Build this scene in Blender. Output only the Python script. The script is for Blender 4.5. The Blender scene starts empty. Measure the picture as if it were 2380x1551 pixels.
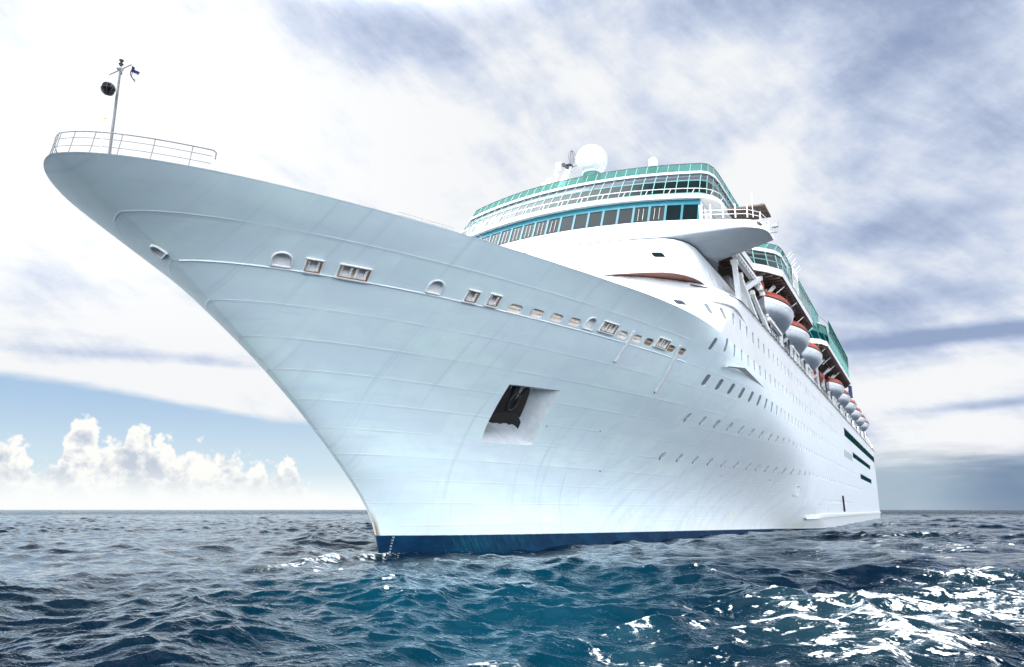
import bpy, bmesh, math, random
import numpy as np
from mathutils import Vector, Matrix, noise as mnoise
from mathutils.bvhtree import BVHTree
random.seed(7)
R = math.radians
C = bpy.context.scene.collection
scene = bpy.context.scene

# ------------------------------------------------------------------ camera
YAW, PITCH = 28.03, 13.10          # heading off the ship's axis, upward tilt
cd = bpy.data.cameras.new('camera'); cam = bpy.data.objects.new('camera', cd); C.objects.link(cam)
cd.sensor_width = 36.0; cd.sensor_fit = 'HORIZONTAL'; cd.lens = 1760.0 / 2380.0 * 36.0
cd.clip_start = 0.3; cd.clip_end = 60000
cam.location = (-37.4, -28.8, 2.6)
cam.rotation_euler = (R(90 + PITCH), 0, R(YAW - 90))
scene.camera = cam

# ------------------------------------------------------------------ light, sky, exposure
SUN_DIR = Vector((-0.64, -0.14, 0.95)).normalized()
sl = bpy.data.lights.new('sun', 'SUN'); so = bpy.data.objects.new('sun', sl); C.objects.link(so)
sl.energy = 0.7; sl.angle = R(6.0); sl.color = (1.0, 0.97, 0.93)
so.rotation_euler = SUN_DIR.to_track_quat('Z', 'Y').to_euler()
scene.view_settings.view_transform = 'Standard'; scene.view_settings.look = 'None'
scene.view_settings.exposure = 0.14; scene.view_settings.gamma = 1.0

class NT:
    """tiny node-graph helper: numbers or sockets in, sockets out"""
    def __init__(s, tree): s.t = tree
    def n(s, kind, **k):
        x = s.t.nodes.new(kind)
        for a, b in k.items(): setattr(x, a, b)
        return x
    def put(s, sock, v):
        if isinstance(v, bpy.types.NodeSocket): s.t.links.new(v, sock)
        else: sock.default_value = v
    def m(s, op, a, b=None, c=None, clamp=False):
        x = s.n('ShaderNodeMath', operation=op, use_clamp=clamp)
        s.put(x.inputs[0], a)
        if b is not None: s.put(x.inputs[1], b)
        if c is not None: s.put(x.inputs[2], c)
        return x.outputs[0]
    def add(s, *a):
        r = a[0]
        for b in a[1:]: r = s.m('ADD', r, b)
        return r
    def mul(s, a, b): return s.m('MULTIPLY', a, b)
    def ss(s, v, lo, hi, a=0.0, b=1.0):
        x = s.n('ShaderNodeMapRange', interpolation_type='SMOOTHSTEP')
        s.put(x.inputs[0], v); x.inputs[1].default_value = lo; x.inputs[2].default_value = hi
        x.inputs[3].default_value = a; x.inputs[4].default_value = b
        return x.outputs[0]
    def mix(s, f, a, b, bt='MIX'):
        x = s.n('ShaderNodeMix', data_type='RGBA', blend_type=bt)
        s.put(x.inputs[0], f)
        for i, v in ((6, a), (7, b)):
            if isinstance(v, tuple): v = (*v[:3], 1.0)
            s.put(x.inputs[i], v)
        return x.outputs[2]
    def vec(s, x, y, z=0.0):
        c = s.n('ShaderNodeCombineXYZ')
        for i, v in enumerate((x, y, z)): s.put(c.inputs[i], v)
        return c.outputs[0]
    def noise(s, v, scale, detail=4.0, rough=0.55, dist=0.0, lac=2.0):
        x = s.n('ShaderNodeTexNoise'); x.inputs['Scale'].default_value = scale
        x.inputs['Detail'].default_value = detail; x.inputs['Roughness'].default_value = rough
        x.inputs['Distortion'].default_value = dist; x.inputs['Lacunarity'].default_value = lac
        s.put(x.inputs['Vector'], v); return x.outputs['Fac']
    def gauss(s, az, el, a0, e0, wa, we, tilt=0.0):
        """soft elliptical patch of sky"""
        u = s.m('SUBTRACT', az, a0); v = s.m('SUBTRACT', el, e0)
        if tilt: v = s.m('SUBTRACT', v, s.mul(u, tilt))
        u = s.mul(u, 1 / wa); v = s.mul(v, 1 / we)
        q = s.add(s.mul(u, u), s.mul(v, v))
        return s.m('POWER', 2.718, s.mul(q, -1.0))

world = bpy.data.worlds.new('World'); scene.world = world; world.use_nodes = True
wt = world.node_tree; wt.nodes.clear(); W = NT(wt)
tc = W.n('ShaderNodeTexCoord')
nv = W.n('ShaderNodeVectorMath', operation='NORMALIZE'); wt.links.new(tc.outputs['Generated'], nv.inputs[0])
sp = W.n('ShaderNodeSeparateXYZ'); wt.links.new(nv.outputs[0], sp.inputs[0])
dx, dy, dz = sp.outputs
cy_, sy_ = math.cos(R(YAW)), math.sin(R(YAW))
fw = W.add(W.mul(dx, cy_), W.mul(dy, sy_)); rt = W.add(W.mul(dx, sy_), W.mul(dy, -cy_))
az = W.mul(W.m('ARCTAN2', rt, fw), 57.296); el = W.mul(W.m('ARCSINE', dz), 57.296)
nis = W.n('ShaderNodeTexSky', sky_type='NISHITA', sun_disc=False)
nis.sun_elevation = math.asin(SUN_DIR.z); nis.sun_rotation = math.atan2(SUN_DIR.x, SUN_DIR.y)
nis.air_density = 1.0; nis.dust_density = 1.5
clear = W.mix(1.0, nis.outputs[0], (0.085, 0.085, 0.085), 'MULTIPLY')
k = W.m('DIVIDE', 1.0, W.add(W.m('MAXIMUM', dz, 0.0), 0.30))
px, py = W.mul(rt, k), W.mul(fw, k)
n1 = W.noise(W.vec(px, py, 3.1), 2.1, 7, 0.60, 0.05)
n2 = W.noise(W.vec(W.mul(rt, 1.0), W.mul(dz, 1.6), W.mul(fw, .6)), 5.2, 7, 0.60, 0.15)
n3 = W.noise(W.vec(W.mul(az, 0.035), W.mul(el, 0.30), 1.4), 1.0, 5, 0.55, 0.3)     # streaks low down
v = W.add(0.70, W.mul(W.m('SUBTRACT', n1, 0.5), 1.15), W.mul(W.m('SUBTRACT', n2, 0.5), 1.35), W.mul(W.m('SUBTRACT', W.noise(W.vec(W.mul(W.add(rt, W.mul(dz, -1.3)), .8), W.mul(W.add(dz, W.mul(rt, .8)), 3.2), fw), 4.5, 6, 0.62, 0.3), 0.5), 0.9))
v = W.add(v, W.mul(W.mul(W.m('SUBTRACT', n3, 0.5), 1.4), W.ss(el, 20, 9)))
v = W.add(v, W.ss(az, 8, -26, -0.02, 0.24))
for a0, e0, wa, we, am, ti in [
    (-5, 33.5, 6, 2.2, -.10, 0), (-1, 30, 5, 2, -.12, -.15), (24, 35.5, 12, 2.4, -.50, 0), (33, 31, 8, 3.5, -.50, 0),
    (27, 29, 8, 2, -.20, 0), (20, 26.5, 5, 1.5, -.25, 0), (27, 18.5, 6, 1.4, -.35, .1), (33, 17, 5, 2, -.25, 0),
    (28, 14, 6, 1.0, -.30, 0), (31.5, 11.2, 7, .5, -.75, 0), (36, 24, 4, 3, -.3, 0), (-28, 10.2, 6, .5, -.42, 0.02), (-22, 10.2, 4, .45, -.35, -.05),
    (33, 6.6, 4.0, .35, -.5, .04), (20, 25, 4, 4, .55, .9), (31, 8.2, 9, 1.6, .5, 0), (31, 5.4, 5, .7, .35, 0), (2, 25, 12, 4, .15, 0), (10, 30, 8, 4, -.1, 0), (33, 27, 9, 8, -.12, 0), (-12, 33, 6, 4, -.25, 0)]:
    v = W.add(v, W.mul(W.gauss(az, el, a0, e0, wa, we, ti), am))
v = W.m('MINIMUM', W.m('MAXIMUM', v, 0.0), 1.0)
c_low = W.mix(0.8, clear, (0.43, 0.54, 0.84))
hi_col = W.mix(W.ss(v, 0.0, 0.62), c_low, (0.74, 0.84, 1.08))
hi_col = W.mix(W.ss(v, 0.42, 0.95), hi_col, (1.16, 1.18, 1.24))
# clear band low on the left under the cloud sheet
bound = W.add(6.2, W.ss(az, -14, -36, 0.0, 2.4), W.mul(W.m('SUBTRACT', n3, 0.5), 2.2), W.mul(W.m('SUBTRACT', n1, 0.5), 1.0))
mL = W.mul(W.ss(W.m('SUBTRACT', bound, el), -0.25, 0.35), W.ss(az, -6, -13))
blu = W.mix(W.ss(el, 8.5, 1.8), (0.52, 0.74, 1.04), (0.84, 1.02, 1.16))
col = W.mix(mL, hi_col, blu)
# low haze
col = W.mix(W.mul(W.ss(el, 3.0, 0.2), W.ss(az, 14, -10)), col, (1.24, 1.28, 1.30))
n5 = W.noise(W.vec(W.mul(az, 0.10), W.mul(el, 0.8), 5.0), 1.3, 6, 0.6)
mR = W.mul(W.ss(W.add(el, W.mul(W.m('SUBTRACT', n5, 0.5), 3.0)), 4.4, 2.0), W.ss(az, 14, 26))
rb = W.mix(W.ss(az, 27, 33), (0.46, 0.60, 0.75), (0.21, 0.32, 0.50))
rb = W.mix(W.ss(n5, 0.52, 0.72), rb, (0.55, 0.60, 0.70))
col = W.mix(W.mul(mR, 0.9), col, rb)
# cumulus bank low on the left
H = None
for a0, h, w in [(-33.4, 5.0, 1.9), (-29.4, 6.7, 1.5), (-27.8, 5.2, 1.9), (-26.1, 6.4, 1.4), (-24.6, 5.6, 1.5), (-22.4, 5.0, 1.6), (-19.2, 4.1, 1.2), (-16.2, 4.4, 1.2), (-24, 4.5, 10.5)]:
    u = W.mul(W.m('SUBTRACT', az, a0), 1 / w)
    g = W.mul(W.m('POWER', 2.718, W.mul(W.m('POWER', W.m('ABSOLUTE', u), 3.0), -1.0)), h)
    H = g if H is None else W.m('SMOOTH_MAX', H, g, 0.35)
cv = W.vec(az, W.mul(el, 1.05), 2.0)
n4 = W.noise(cv, 0.75, 6, 0.58, 0.25)
vo = W.n('ShaderNodeTexVoronoi', feature='F1'); vo.inputs['Scale'].default_value = 1.15
vo.inputs['Detail'].default_value = 2; vo.inputs['Roughness'].default_value = 0.55
wt.links.new(cv, vo.inputs['Vector'])
puff = W.add(W.mul(W.m('SUBTRACT', n4, 0.5), 2.4), W.mul(W.m('SUBTRACT', 0.45, vo.outputs['Distance']), 1.3))
dpt = W.m('SUBTRACT', W.add(H, puff), el)
mC = W.mul(W.ss(dpt, -0.10, 0.50), W.ss(az, -12, -14))
n6 = W.noise(W.vec(W.add(az, 0.25), W.add(el, -0.35), 2.0), 0.62, 6, 0.6, 0.3)
shade = W.m('MINIMUM', W.m('MAXIMUM', W.add(W.mul(W.m('SUBTRACT', n6, n4), 4.2), W.ss(dpt, 0.1, 2.2, 0.0, 0.55)), 0.0), 1.0)
cc = W.mix(shade, (1.25, 1.25, 1.25), (0.72, 0.80, 0.95))
cc = W.mix(W.ss(el, 3.2, 0.4), cc, (1.22, 1.26, 1.28))
col = W.mix(mC, col, cc)
# the left of the sky is burnt out: far brighter than white
gc = W.add(W.gauss(az, el, -24.8, 29.3, 3.7, 1.5, .06), W.mul(W.gauss(az, el, -21.6, 33.6, 1.0, 0.8), .8), W.mul(W.m('SUBTRACT', n4, 0.5), 1.5))
col = W.mix(W.mul(W.ss(gc, .36, .70), W.ss(el, 25, 27)), col, (1.30, 1.30, 1.30))
hot = W.add(1.0, W.mul(W.mul(W.ss(az, 0, -40), W.ss(el, 9, 22)), 0.22), W.mul(W.mul(W.ss(az, 8, -20), W.ss(el, 35, 43)), 7.0))  # strongest part lies above the view, added to glint in the sea
hot = W.mul(hot, W.m('SUBTRACT', 1.0, W.mul(W.mul(W.ss(az, -4, 20), W.ss(el, 36, 44)), .72)))  # unseen sky above right dimmed to darken the sea
hot = W.mul(hot, W.ss(el, 52, 75, 1.0, .45))
col = W.mix(1.0, col, W.vec(hot, hot, hot), 'MULTIPLY')
# the sun sits behind bright thin cloud; the sky brightens round it
sd = W.n('ShaderNodeVectorMath', operation='DOT_PRODUCT'); wt.links.new(nv.outputs[0], sd.inputs[0]); sd.inputs[1].default_value = SUN_DIR
side = W.add(W.mul(dx, -0.42), W.mul(dy, -0.91))  # unseen low glow to port, added to light the bow flare
glow = W.add(1.0, W.mul(W.ss(sd.outputs['Value'], 0.35, 1.0), 0.9), W.mul(W.ss(side, -0.05, 0.65, 0.0, 5.2), W.ss(el, 32, 4)))
side2 = W.add(W.mul(dx, -0.92), W.mul(dy, 0.39))  # second unseen low glow ahead of the bow, added to light the stem
glow = W.add(glow, W.mul(W.ss(side2, 0.05, 0.75, 0.0, 1.6), W.ss(el, 34, 4)))
gl = W.vec(glow, glow, W.mul(glow, .97))
col = W.mix(1.0, col, gl, 'MULTIPLY')
bgn = W.n('ShaderNodeBackground'); wt.links.new(col, bgn.inputs[0]); bgn.inputs[1].default_value = 0.72
wo = W.n('ShaderNodeOutputWorld'); wt.links.new(bgn.outputs[0], wo.inputs[0])
scene.render.film_transparent = False

# ------------------------------------------------------------------ hull shape
_ZS = np.array([-4, 0, 1.1, 2.6, 3.7, 5.2, 8, 10.4, 13.1, 14.1, 14.9, 16.2, 17.5])
_XS = np.array([.4, 0, -.19603, -1.01743, -2.0322, -3.76818, -7.33449, -10.76151, -14.96657, -16.75618, -18.49705, -21.92561, -25.])
_CF = np.array([4.31754, -0.78938, 2.78179, -2.69598, -1.37544, -0.0378, 9.07405, -7.62202, -1.10062, 1.99528, -1.66671, 0.23696])
_SK = np.array([0, 3, 6, 9, 12, 14, 16.2]); _SV = np.array([.85, 1.25, 2.3, 3.41738, 3.00245, 2.77619, 6.93482])
SHEER, DECK, XE = 16.18, 21.0, 247.0
def stem_x(z):
    # smooth the stem profile a little
    return float(sum(np.interp(z + d, _ZS, _XS) * w for d, w in ((-.8, .2), (-.3, .3), (.3, .3), (.8, .2))))
def half_beam(z, d):
    """half breadth at height z, distance d aft of the stem (eased into the parallel side)"""
    if d <= 0: return 0.0
    w = min(7.0, d * .22)
    return sum(_hb(z, d + w * q) * k for q, k in ((-1, .1), (-.6, .2), (-.2, .2), (.2, .2), (.6, .2), (1, .1)))
def _hb(z, d):
    u = max(z, 0) / 16.0; B = np.array([1, u, u*u, u**3])
    L = math.exp(_CF[0:4] @ B); p = math.exp(_CF[4:8] @ B); q = math.exp(_CF[8:12] @ B)
    b = 16.0 * (1 - (1 - min(d / L, 1)) ** p) ** q
    s = float(np.interp(z, _SK, _SV)) * d
    return (max(b, 1e-9) ** -2.5 + s ** -2.5) ** -.4
_WY = np.array([0, 4, 7.5, 10.6, 12.4, 13.6, 14.5, 15.5, 16.0]); _WX = np.array([15.9, 16.3, 17.4, 19.5, 21.4, 22.8, 24.2, 26.4, 29.6])
def wall_ring(f, z):
    """one side of the house front, f 0 at the centreline, 1 where it meets the ship's side; bottom to DECK"""
    y = 16.0 * math.sin(f * math.pi / 2)
    xb = 22.0 - 10.0 * math.cos(f * math.pi / 2)
    xt = sum(np.interp(y + d, _WY, _WX) * w for d, w in ((-.5, .25), (0, .5), (.5, .25)))
    xt = xt + (30.5 - xt) * max(0, (f - .75) / .25) ** 2.5
    k = (z - SHEER) / (DECK - SHEER)
    return xb + (xt - xb) * k, y
NCOL = 230
def ship_ring(z, upper=False):
    pts = []
    for i in range(NCOL + 1):
        s = i / NCOL
        zz = min(z, SHEER)
        xs = stem_x(zz); d = (XE - xs) * s * s
        x = xs + d; y = half_beam(zz, d)
        if y > 15.985: y = 16.0
        if upper:
            if x <= 22.0:
                n0 = math.sqrt((22.0 - xs) / (XE - xs))
                f = min(1, s / n0)
                x, y = wall_ring(f, z)
            elif x < 60:
                k = (z - SHEER) / (DECK - SHEER)
                x = x + (60 - x) / 38.0 * 8.5 * k; y = 16.0
        if x > 225: y -= 1.6 * ((x - 225) / (XE - 225)) ** 3
        pts.append((x, -y, z))
    return pts
def build_hull_mesh():
    bm = bmesh.new()
    zl = [-3.0, -1.5, -.5, 0, .5, 1.1, 1.8, 2.6, 3.4, 4.2, 5.2, 6, 7, 8, 9, 9.7, 10.4, 11.2, 12, 13.0, 13.6, 14.2, 14.8, 15.3, 15.8, SHEER]
    rings = [ship_ring(z) for z in zl] + [ship_ring(z, True) for z in (SHEER, 17, 18, 19, 20, 20.6, DECK)]
    V = []
    for r in rings:
        row = [bm.verts.new(p) for p in reversed(r)] + [bm.verts.new((p[0], -p[1], p[2])) for p in r[1:]]
        V.append(row)
    n = len(V[0]); nh = len(zl)
    for a in range(len(V) - 1):
        for i in range(n - 1):
            f = bm.faces.new((V[a][i], V[a][i+1], V[a+1][i+1], V[a+1][i])); f.smooth = a != nh - 1
            f.material_index = 1 if a >= nh - 1 else 0
        f = bm.faces.new((V[a][n-1], V[a][0], V[a+1][0], V[a+1][n-1]))
        f.material_index = 1 if a >= nh - 1 else 0
    f = bm.faces.new(list(reversed(V[0]))); f = bm.faces.new(V[-1]); f.material_index = 1
    bmesh.ops.remove_doubles(bm, verts=bm.verts, dist=0.002)
    bmesh.ops.dissolve_degenerate(bm, dist=0.001, edges=bm.edges)
    bmesh.ops.recalc_face_normals(bm, faces=bm.faces)
    return bm
hull_bm = build_hull_mesh()
hull_bm.normal_update(); hull_bm.verts.ensure_lookup_table(); hull_bm.faces.ensure_lookup_table()
hull_tree = BVHTree.FromBMesh(hull_bm)
def on_side(x, z):
    """point and outward normal of the port side at (x, z)"""
    loc, nor, i, d = hull_tree.ray_cast(Vector((x, -60, z)), Vector((0, 1, 0)))
    return loc, nor
# ------------------------------------------------------------------ materials
def new_mat(name):
    m = bpy.data.materials.new(name); m.use_nodes = True
    nt = m.node_tree; b = nt.nodes['Principled BSDF']
    return m, NT(nt), b
def plain(name, col, rough=0.45, metal=0.0, var=0.08, scale=1.5, bump=0.0, spec=0.5):
    """painted surface with a little grime and unevenness"""
    m, T, b = new_mat(name)
    tc = T.n('ShaderNodeTexCoord'); o = tc.outputs['Object']
    n = T.noise(o, scale, 6, 0.6)
    f = T.ss(n, 0.35, 0.75)
    T.put(b.inputs['Base Color'], T.mix(f, tuple(col), tuple(c * (1 - var * 2) for c in col)))
    b.inputs['Roughness'].default_value = rough; b.inputs['Metallic'].default_value = metal
    b.inputs['Specular IOR Level'].default_value = spec
    if bump:
        bp = T.n('ShaderNodeBump'); bp.inputs['Strength'].default_value = bump; bp.inputs['Distance'].default_value = 0.05
        T.put(bp.inputs['Height'], T.noise(o, scale * 6, 4)); T.t.links.new(bp.outputs[0], b.inputs['Normal'])
    return m
def hull_material():
    m, T, b = new_mat('hull_paint')
    tc = T.n('ShaderNodeTexCoord'); o = tc.outputs['Object']
    s = T.n('ShaderNodeSeparateXYZ'); T.put(s.inputs[0], o); x, y, z = s.outputs
    # patchy, repainted white
    n = T.noise(T.vec(T.mul(x, .16), T.mul(z, .5), T.mul(y, .1)), 1.0, 7, .62, .6)
    col = T.mix(T.ss(n, .42, .58), (0.78, 0.915, 0.885), (0.74, 0.84, 0.865))
    nb = T.noise(T.vec(T.mul(x, .35), T.mul(z, .9), 4.0), 1.0, 4, .5, .2)
    col = T.mix(T.ss(nb, .52, .68, 0, .4), col, (0.66, 0.82, 0.82))
    # repainted strakes: slightly different white between seams
    row = T.m('FLOOR', T.m('DIVIDE', T.m('SUBTRACT', z, 13.58), 1.32))
    bay = T.m('FLOOR', T.m('DIVIDE', T.add(x, T.mul(row, 5.3)), 8.5))
    wn = T.n('ShaderNodeTexWhiteNoise', noise_dimensions='2D'); T.put(wn.inputs['Vector'], T.vec(row, bay))
    col = T.mix(T.mul(wn.outputs['Value'], .62), col, (0.66, 0.76, 0.80))
    # big repainted areas with straight edges
    wn2 = T.n('ShaderNodeTexWhiteNoise', noise_dimensions='2D'); T.put(wn2.inputs['Vector'], T.vec(T.m('FLOOR', T.mul(T.add(x, T.mul(z, .35)), .19)), T.m('FLOOR', T.mul(z, .27)), 0))
    col = T.mix(T.ss(wn2.outputs['Value'], .55, .9, 0, .35), col, (0.66, 0.80, 0.82))
    # colour graded for the light: duller, neutral white aft of the flare
    col = T.mix(T.ss(x, 12, 60, 0, .8), col, (0.70, 0.715, 0.725))
    # weld seams
    def seam(c, period, w):
        f = T.m('FRACT', T.m('DIVIDE', c, period)); d = T.m('ABSOLUTE', T.m('SUBTRACT', f, .5))
        return T.ss(d, .5 - w / period, .5)
    hs = seam(T.m('SUBTRACT', z, 13.58), 1.32, .035)
    vs = seam(T.add(x, T.mul(row, 5.3)), 8.5, .03)
    sn = T.noise(o, .25, 3); sm = T.mul(T.m('MAXIMUM', hs, T.mul(vs, .45)), T.ss(sn, .38, .6, .25, 1.0))
    col = T.mix(T.mul(sm, .75), col, (0.92, 0.94, 0.94))
    # a faint darker line under each seam
    hs2 = T.mul(seam(T.add(T.m('SUBTRACT', z, 13.58), .07), 1.32, .05), T.ss(sn, .38, .6, .2, 1.0))
    col = T.mix(T.mul(hs2, .40), col, (0.50, 0.58, 0.62))
    # grime: rain streaks down the plates; low diagonal streaks are painted water-reflected light
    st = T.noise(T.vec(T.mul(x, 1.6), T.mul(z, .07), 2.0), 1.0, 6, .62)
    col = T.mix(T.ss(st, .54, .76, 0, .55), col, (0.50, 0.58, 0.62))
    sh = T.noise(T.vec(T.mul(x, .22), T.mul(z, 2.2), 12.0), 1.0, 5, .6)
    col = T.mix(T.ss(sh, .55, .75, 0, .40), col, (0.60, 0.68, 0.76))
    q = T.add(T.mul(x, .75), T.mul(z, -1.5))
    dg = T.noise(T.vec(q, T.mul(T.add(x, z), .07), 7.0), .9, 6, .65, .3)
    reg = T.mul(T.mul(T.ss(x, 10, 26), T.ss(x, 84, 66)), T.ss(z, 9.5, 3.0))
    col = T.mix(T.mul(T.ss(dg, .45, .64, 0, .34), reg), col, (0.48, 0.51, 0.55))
    # yellowed band above the waterline, rust on the stem
    ng = T.noise(o, .8, 5)
    yl = T.mul(T.ss(z, 3.2, 1.0), T.ss(ng, .42, .68, 0, .45))
    col = T.mix(yl, col, (0.72, 0.68, 0.50))
    r1 = T.noise(T.vec(T.mul(x, 2.5), T.mul(z, .5), 9.0), 1.2, 5, .6)
    rs = T.mul(T.ss(r1, .64, .78, 0, .55), T.ss(z, 11.0, 13.4)); rs = T.mul(rs, T.ss(x, -6, 4))
    col = T.mix(T.mul(rs, .75), col, (0.42, 0.30, 0.20))
    ay = T.m('ABSOLUTE', y)
    stemr = T.mul(T.mul(T.ss(ay, .22, .03), T.ss(z, 3.0, 1.4)), T.ss(x, 1.5, 0.6))
    col = T.mix(T.mul(stemr, .9), col, (0.30, 0.14, 0.03))
    # blue boot topping, green with weed in one patch
    lim = T.add(1.12, T.mul(x, -.0132), T.mul(T.m('SUBTRACT', T.noise(o, 2.5, 4), .5), .05))
    boot = T.ss(T.m('SUBTRACT', lim, z), -.004, .012)
    nb2 = T.noise(T.vec(T.mul(x, .5), T.mul(z, .8), 1.0), 1.6, 6, .6)
    blue = T.mix(T.ss(nb2, .35, .7), (0.0015, 0.020, 0.054), (0.003, 0.040, 0.092))
    weed = T.noise(T.vec(T.add(T.mul(x, 4.0), T.mul(z, 2.0)), T.mul(z, .5), 3.0), 1.4, 6, .7)
    wr = T.mul(T.ss(x, 2.2, 4.5), T.ss(x, 13, 7))
    blue = T.mix(T.mul(wr, T.ss(weed, .46, .74, 0, .8)), blue, (0.008, 0.10, 0.10))
    col = T.mix(boot, col, blue)
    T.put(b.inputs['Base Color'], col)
    T.put(b.inputs['Roughness'], T.add(.38, T.mul(boot, .25))); T.put(b.inputs['Specular IOR Level'], T.add(.5, T.mul(boot, -.42)))
    # uneven plating
    h = T.add(T.mul(T.noise(T.vec(T.mul(x, .5), T.mul(z, .75), T.mul(y, .3)), 1.0, 1), .10), T.mul(sm, .020),
              T.mul(T.noise(T.vec(T.mul(x, 1.1), T.mul(z, .5), 6.0), 1.0, 0), .03))
    bp = T.n('ShaderNodeBump'); bp.inputs['Strength'].default_value = .55; bp.inputs['Distance'].default_value = 1.0
    T.put(bp.inputs['Height'], h); T.t.links.new(bp.outputs[0], b.inputs['Normal'])
    return m
def house_material():
    m, T, b = new_mat('house_paint')
    tc = T.n('ShaderNodeTexCoord'); o = tc.outputs['Object']
    s = T.n('ShaderNodeSeparateXYZ'); T.put(s.inputs[0], o); x, y, z = s.outputs
    col = T.mix(T.ss(T.noise(o, .35, 6, .6), .4, .7), (0.71, 0.71, 0.69), (0.64, 0.66, 0.68))
    st = T.noise(T.vec(T.mul(T.add(x, y), 1.8), T.mul(z, .10), 2.0), 1.2, 6, .6)
    col = T.mix(T.ss(st, .62, .82, 0, .30), col, (0.56, 0.53, 0.47))
    T.put(b.inputs['Base Color'], col); b.inputs['Roughness'].default_value = .42
    bp = T.n('ShaderNodeBump'); bp.inputs['Strength'].default_value = .4; bp.inputs['Distance'].default_value = 1.0
    T.put(bp.inputs['Height'], T.mul(T.noise(o, .9, 3), .04)); T.t.links.new(bp.outputs[0], b.inputs['Normal'])
    return m
def glass_dark(name, col, rough=.06, spec=.5):
    m, T, b = new_mat(name)
    tc = T.n('ShaderNodeTexCoord')
    n = T.noise(tc.outputs['Object'], .7, 4)
    T.put(b.inputs['Base Color'], T.mix(n, tuple(col), tuple(c * .45 for c in col)))
    b.inputs['Roughness'].default_value = rough; b.inputs['Specular IOR Level'].default_value = spec
    return m
def glass_screen(name, col):
    """thin tinted wind-screen glass, partly see-through"""
    m, T, b = new_mat(name); t = T.t
    tr = T.n('ShaderNodeBsdfTransparent'); tr.inputs[0].default_value = (*[c * 1.15 for c in col], 1)
    gl = T.n('ShaderNodeBsdfDiffuse'); gl.inputs[0].default_value = (*[c*.9 for c in col], 1)
    gs = T.n('ShaderNodeBsdfGlossy'); gs.inputs['Roughness'].default_value = .05
    m1 = T.n('ShaderNodeMixShader'); m1.inputs[0].default_value = .13
    t.links.new(tr.outputs[0], m1.inputs[1]); t.links.new(gl.outputs[0], m1.inputs[2])
    fr = T.n('ShaderNodeFresnel'); fr.inputs[0].default_value = 1.5
    m2 = T.n('ShaderNodeMixShader'); T.put(m2.inputs[0], T.mul(fr.outputs[0], T.m('SUBTRACT', 1.0, T.n('ShaderNodeNewGeometry').outputs['Backfacing']))); t.links.new(m1.outputs[0], m2.inputs[1]); t.links.new(gs.outputs[0], m2.inputs[2])
    t.links.new(m2.outputs[0], t.nodes['Material Output'].inputs[0])
    return m
def boat_material():
    m, T, b = new_mat('lifeboat_hull_paint')
    tc = T.n('ShaderNodeTexCoord'); s = T.n('ShaderNodeSeparateXYZ'); T.put(s.inputs[0], tc.outputs['Object']); x, y, z = s.outputs
    n = T.noise(tc.outputs['Object'], 1.6, 5)
    col = T.mix(T.ss(n, .4, .7), (.76, .77, .77), (.64, .66, .68))
    col = T.mix(T.ss(T.add(z, T.mul(T.m('SUBTRACT', n, .5), .5)), -.75, -1.35), col, (.27, .31, .36))  # soft grey towards the keel, shading painted into the bottom
    ln = T.ss(T.m('ABSOLUTE', T.add(z, .42)), .03, .015); col = T.mix(T.mul(ln, .7), col, (.25, .25, .25))
    T.put(b.inputs['Base Color'], col); b.inputs['Roughness'].default_value = .3
    return m
M = dict(
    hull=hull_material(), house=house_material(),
    white=plain('white_paint', (.72, .72, .71), .45, var=.06), recess=plain('recess_paint', (.72, .75, .76), .5, var=.08),
    cream=plain('cream_inner_paint', (.95, .80, .66), .5, var=.12, scale=3), rust=plain('rusty_steel', (.30, .17, .09), .8, var=.3, scale=14),
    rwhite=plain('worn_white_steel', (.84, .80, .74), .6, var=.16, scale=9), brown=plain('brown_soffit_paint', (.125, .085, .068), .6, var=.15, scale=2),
    band=plain('brown_band_paint', (.20, .085, .060), .55, var=.1), teal=plain('teal_paint', (.006, .13, .18), .35, var=.1),
    tealpale=plain('pale_green_frame_paint', (.16, .35, .32), .4, var=.08), dark=plain('dark_steel', (.035, .036, .042), .5, var=.2, scale=6),
    black=plain('black_paint', (.012, .012, .014), .45, var=.2, scale=5), anchor=plain('anchor_steel', (.016, .013, .013), .55, var=.3, scale=6, bump=.6),
    rail=plain('rail_grey_paint', (.15, .16, .17), .5, var=.1), grey=plain('grey_steel', (.30, .32, .34), .5, var=.15), pane=glass_dark('dark_window_glass', (.008, .016, .018), .10, .12),
    paneg=glass_dark('grey_window_glass', (.07, .08, .105), .12, .25), cabin=glass_dark('cabin_window_glass', (.26, .29, .31), .2, .3), port=glass_dark('porthole_glass', (.22, .24, .26), .2, .3),
    bigglass=glass_dark('green_black_window_glass', (.002, .036, .036), .6, .0), screen=glass_screen('green_screen_glass', (.30, .53, .49)),
    under=plain('shade_grey_underside', (.33, .38, .43), .4, var=.06, scale=.8),  # shade beneath the bridge wings, put into the colour
    boat=plain('radome_gelcoat', (.58, .595, .60), .28, var=.05, scale=1), boathull=boat_material(), orange=plain('orange_canopy', (.46, .060, .022), .45, var=.12, scale=3),
    rope=plain('rope', (.45, .44, .42), .8), navy=plain('navy_flag_cloth', (.012, .014, .05), .8), cloth=plain('white_flag_cloth', (.75, .74, .80), .8),
    yellow=plain('yellow_lamp_glass', (.60, .33, .03), .3), green=plain('green_base_paint', (.03, .17, .145), .4),
    tan=plain('brown_shutter', (.30, .19, .11), .6, var=.2, scale=5),
)

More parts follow.
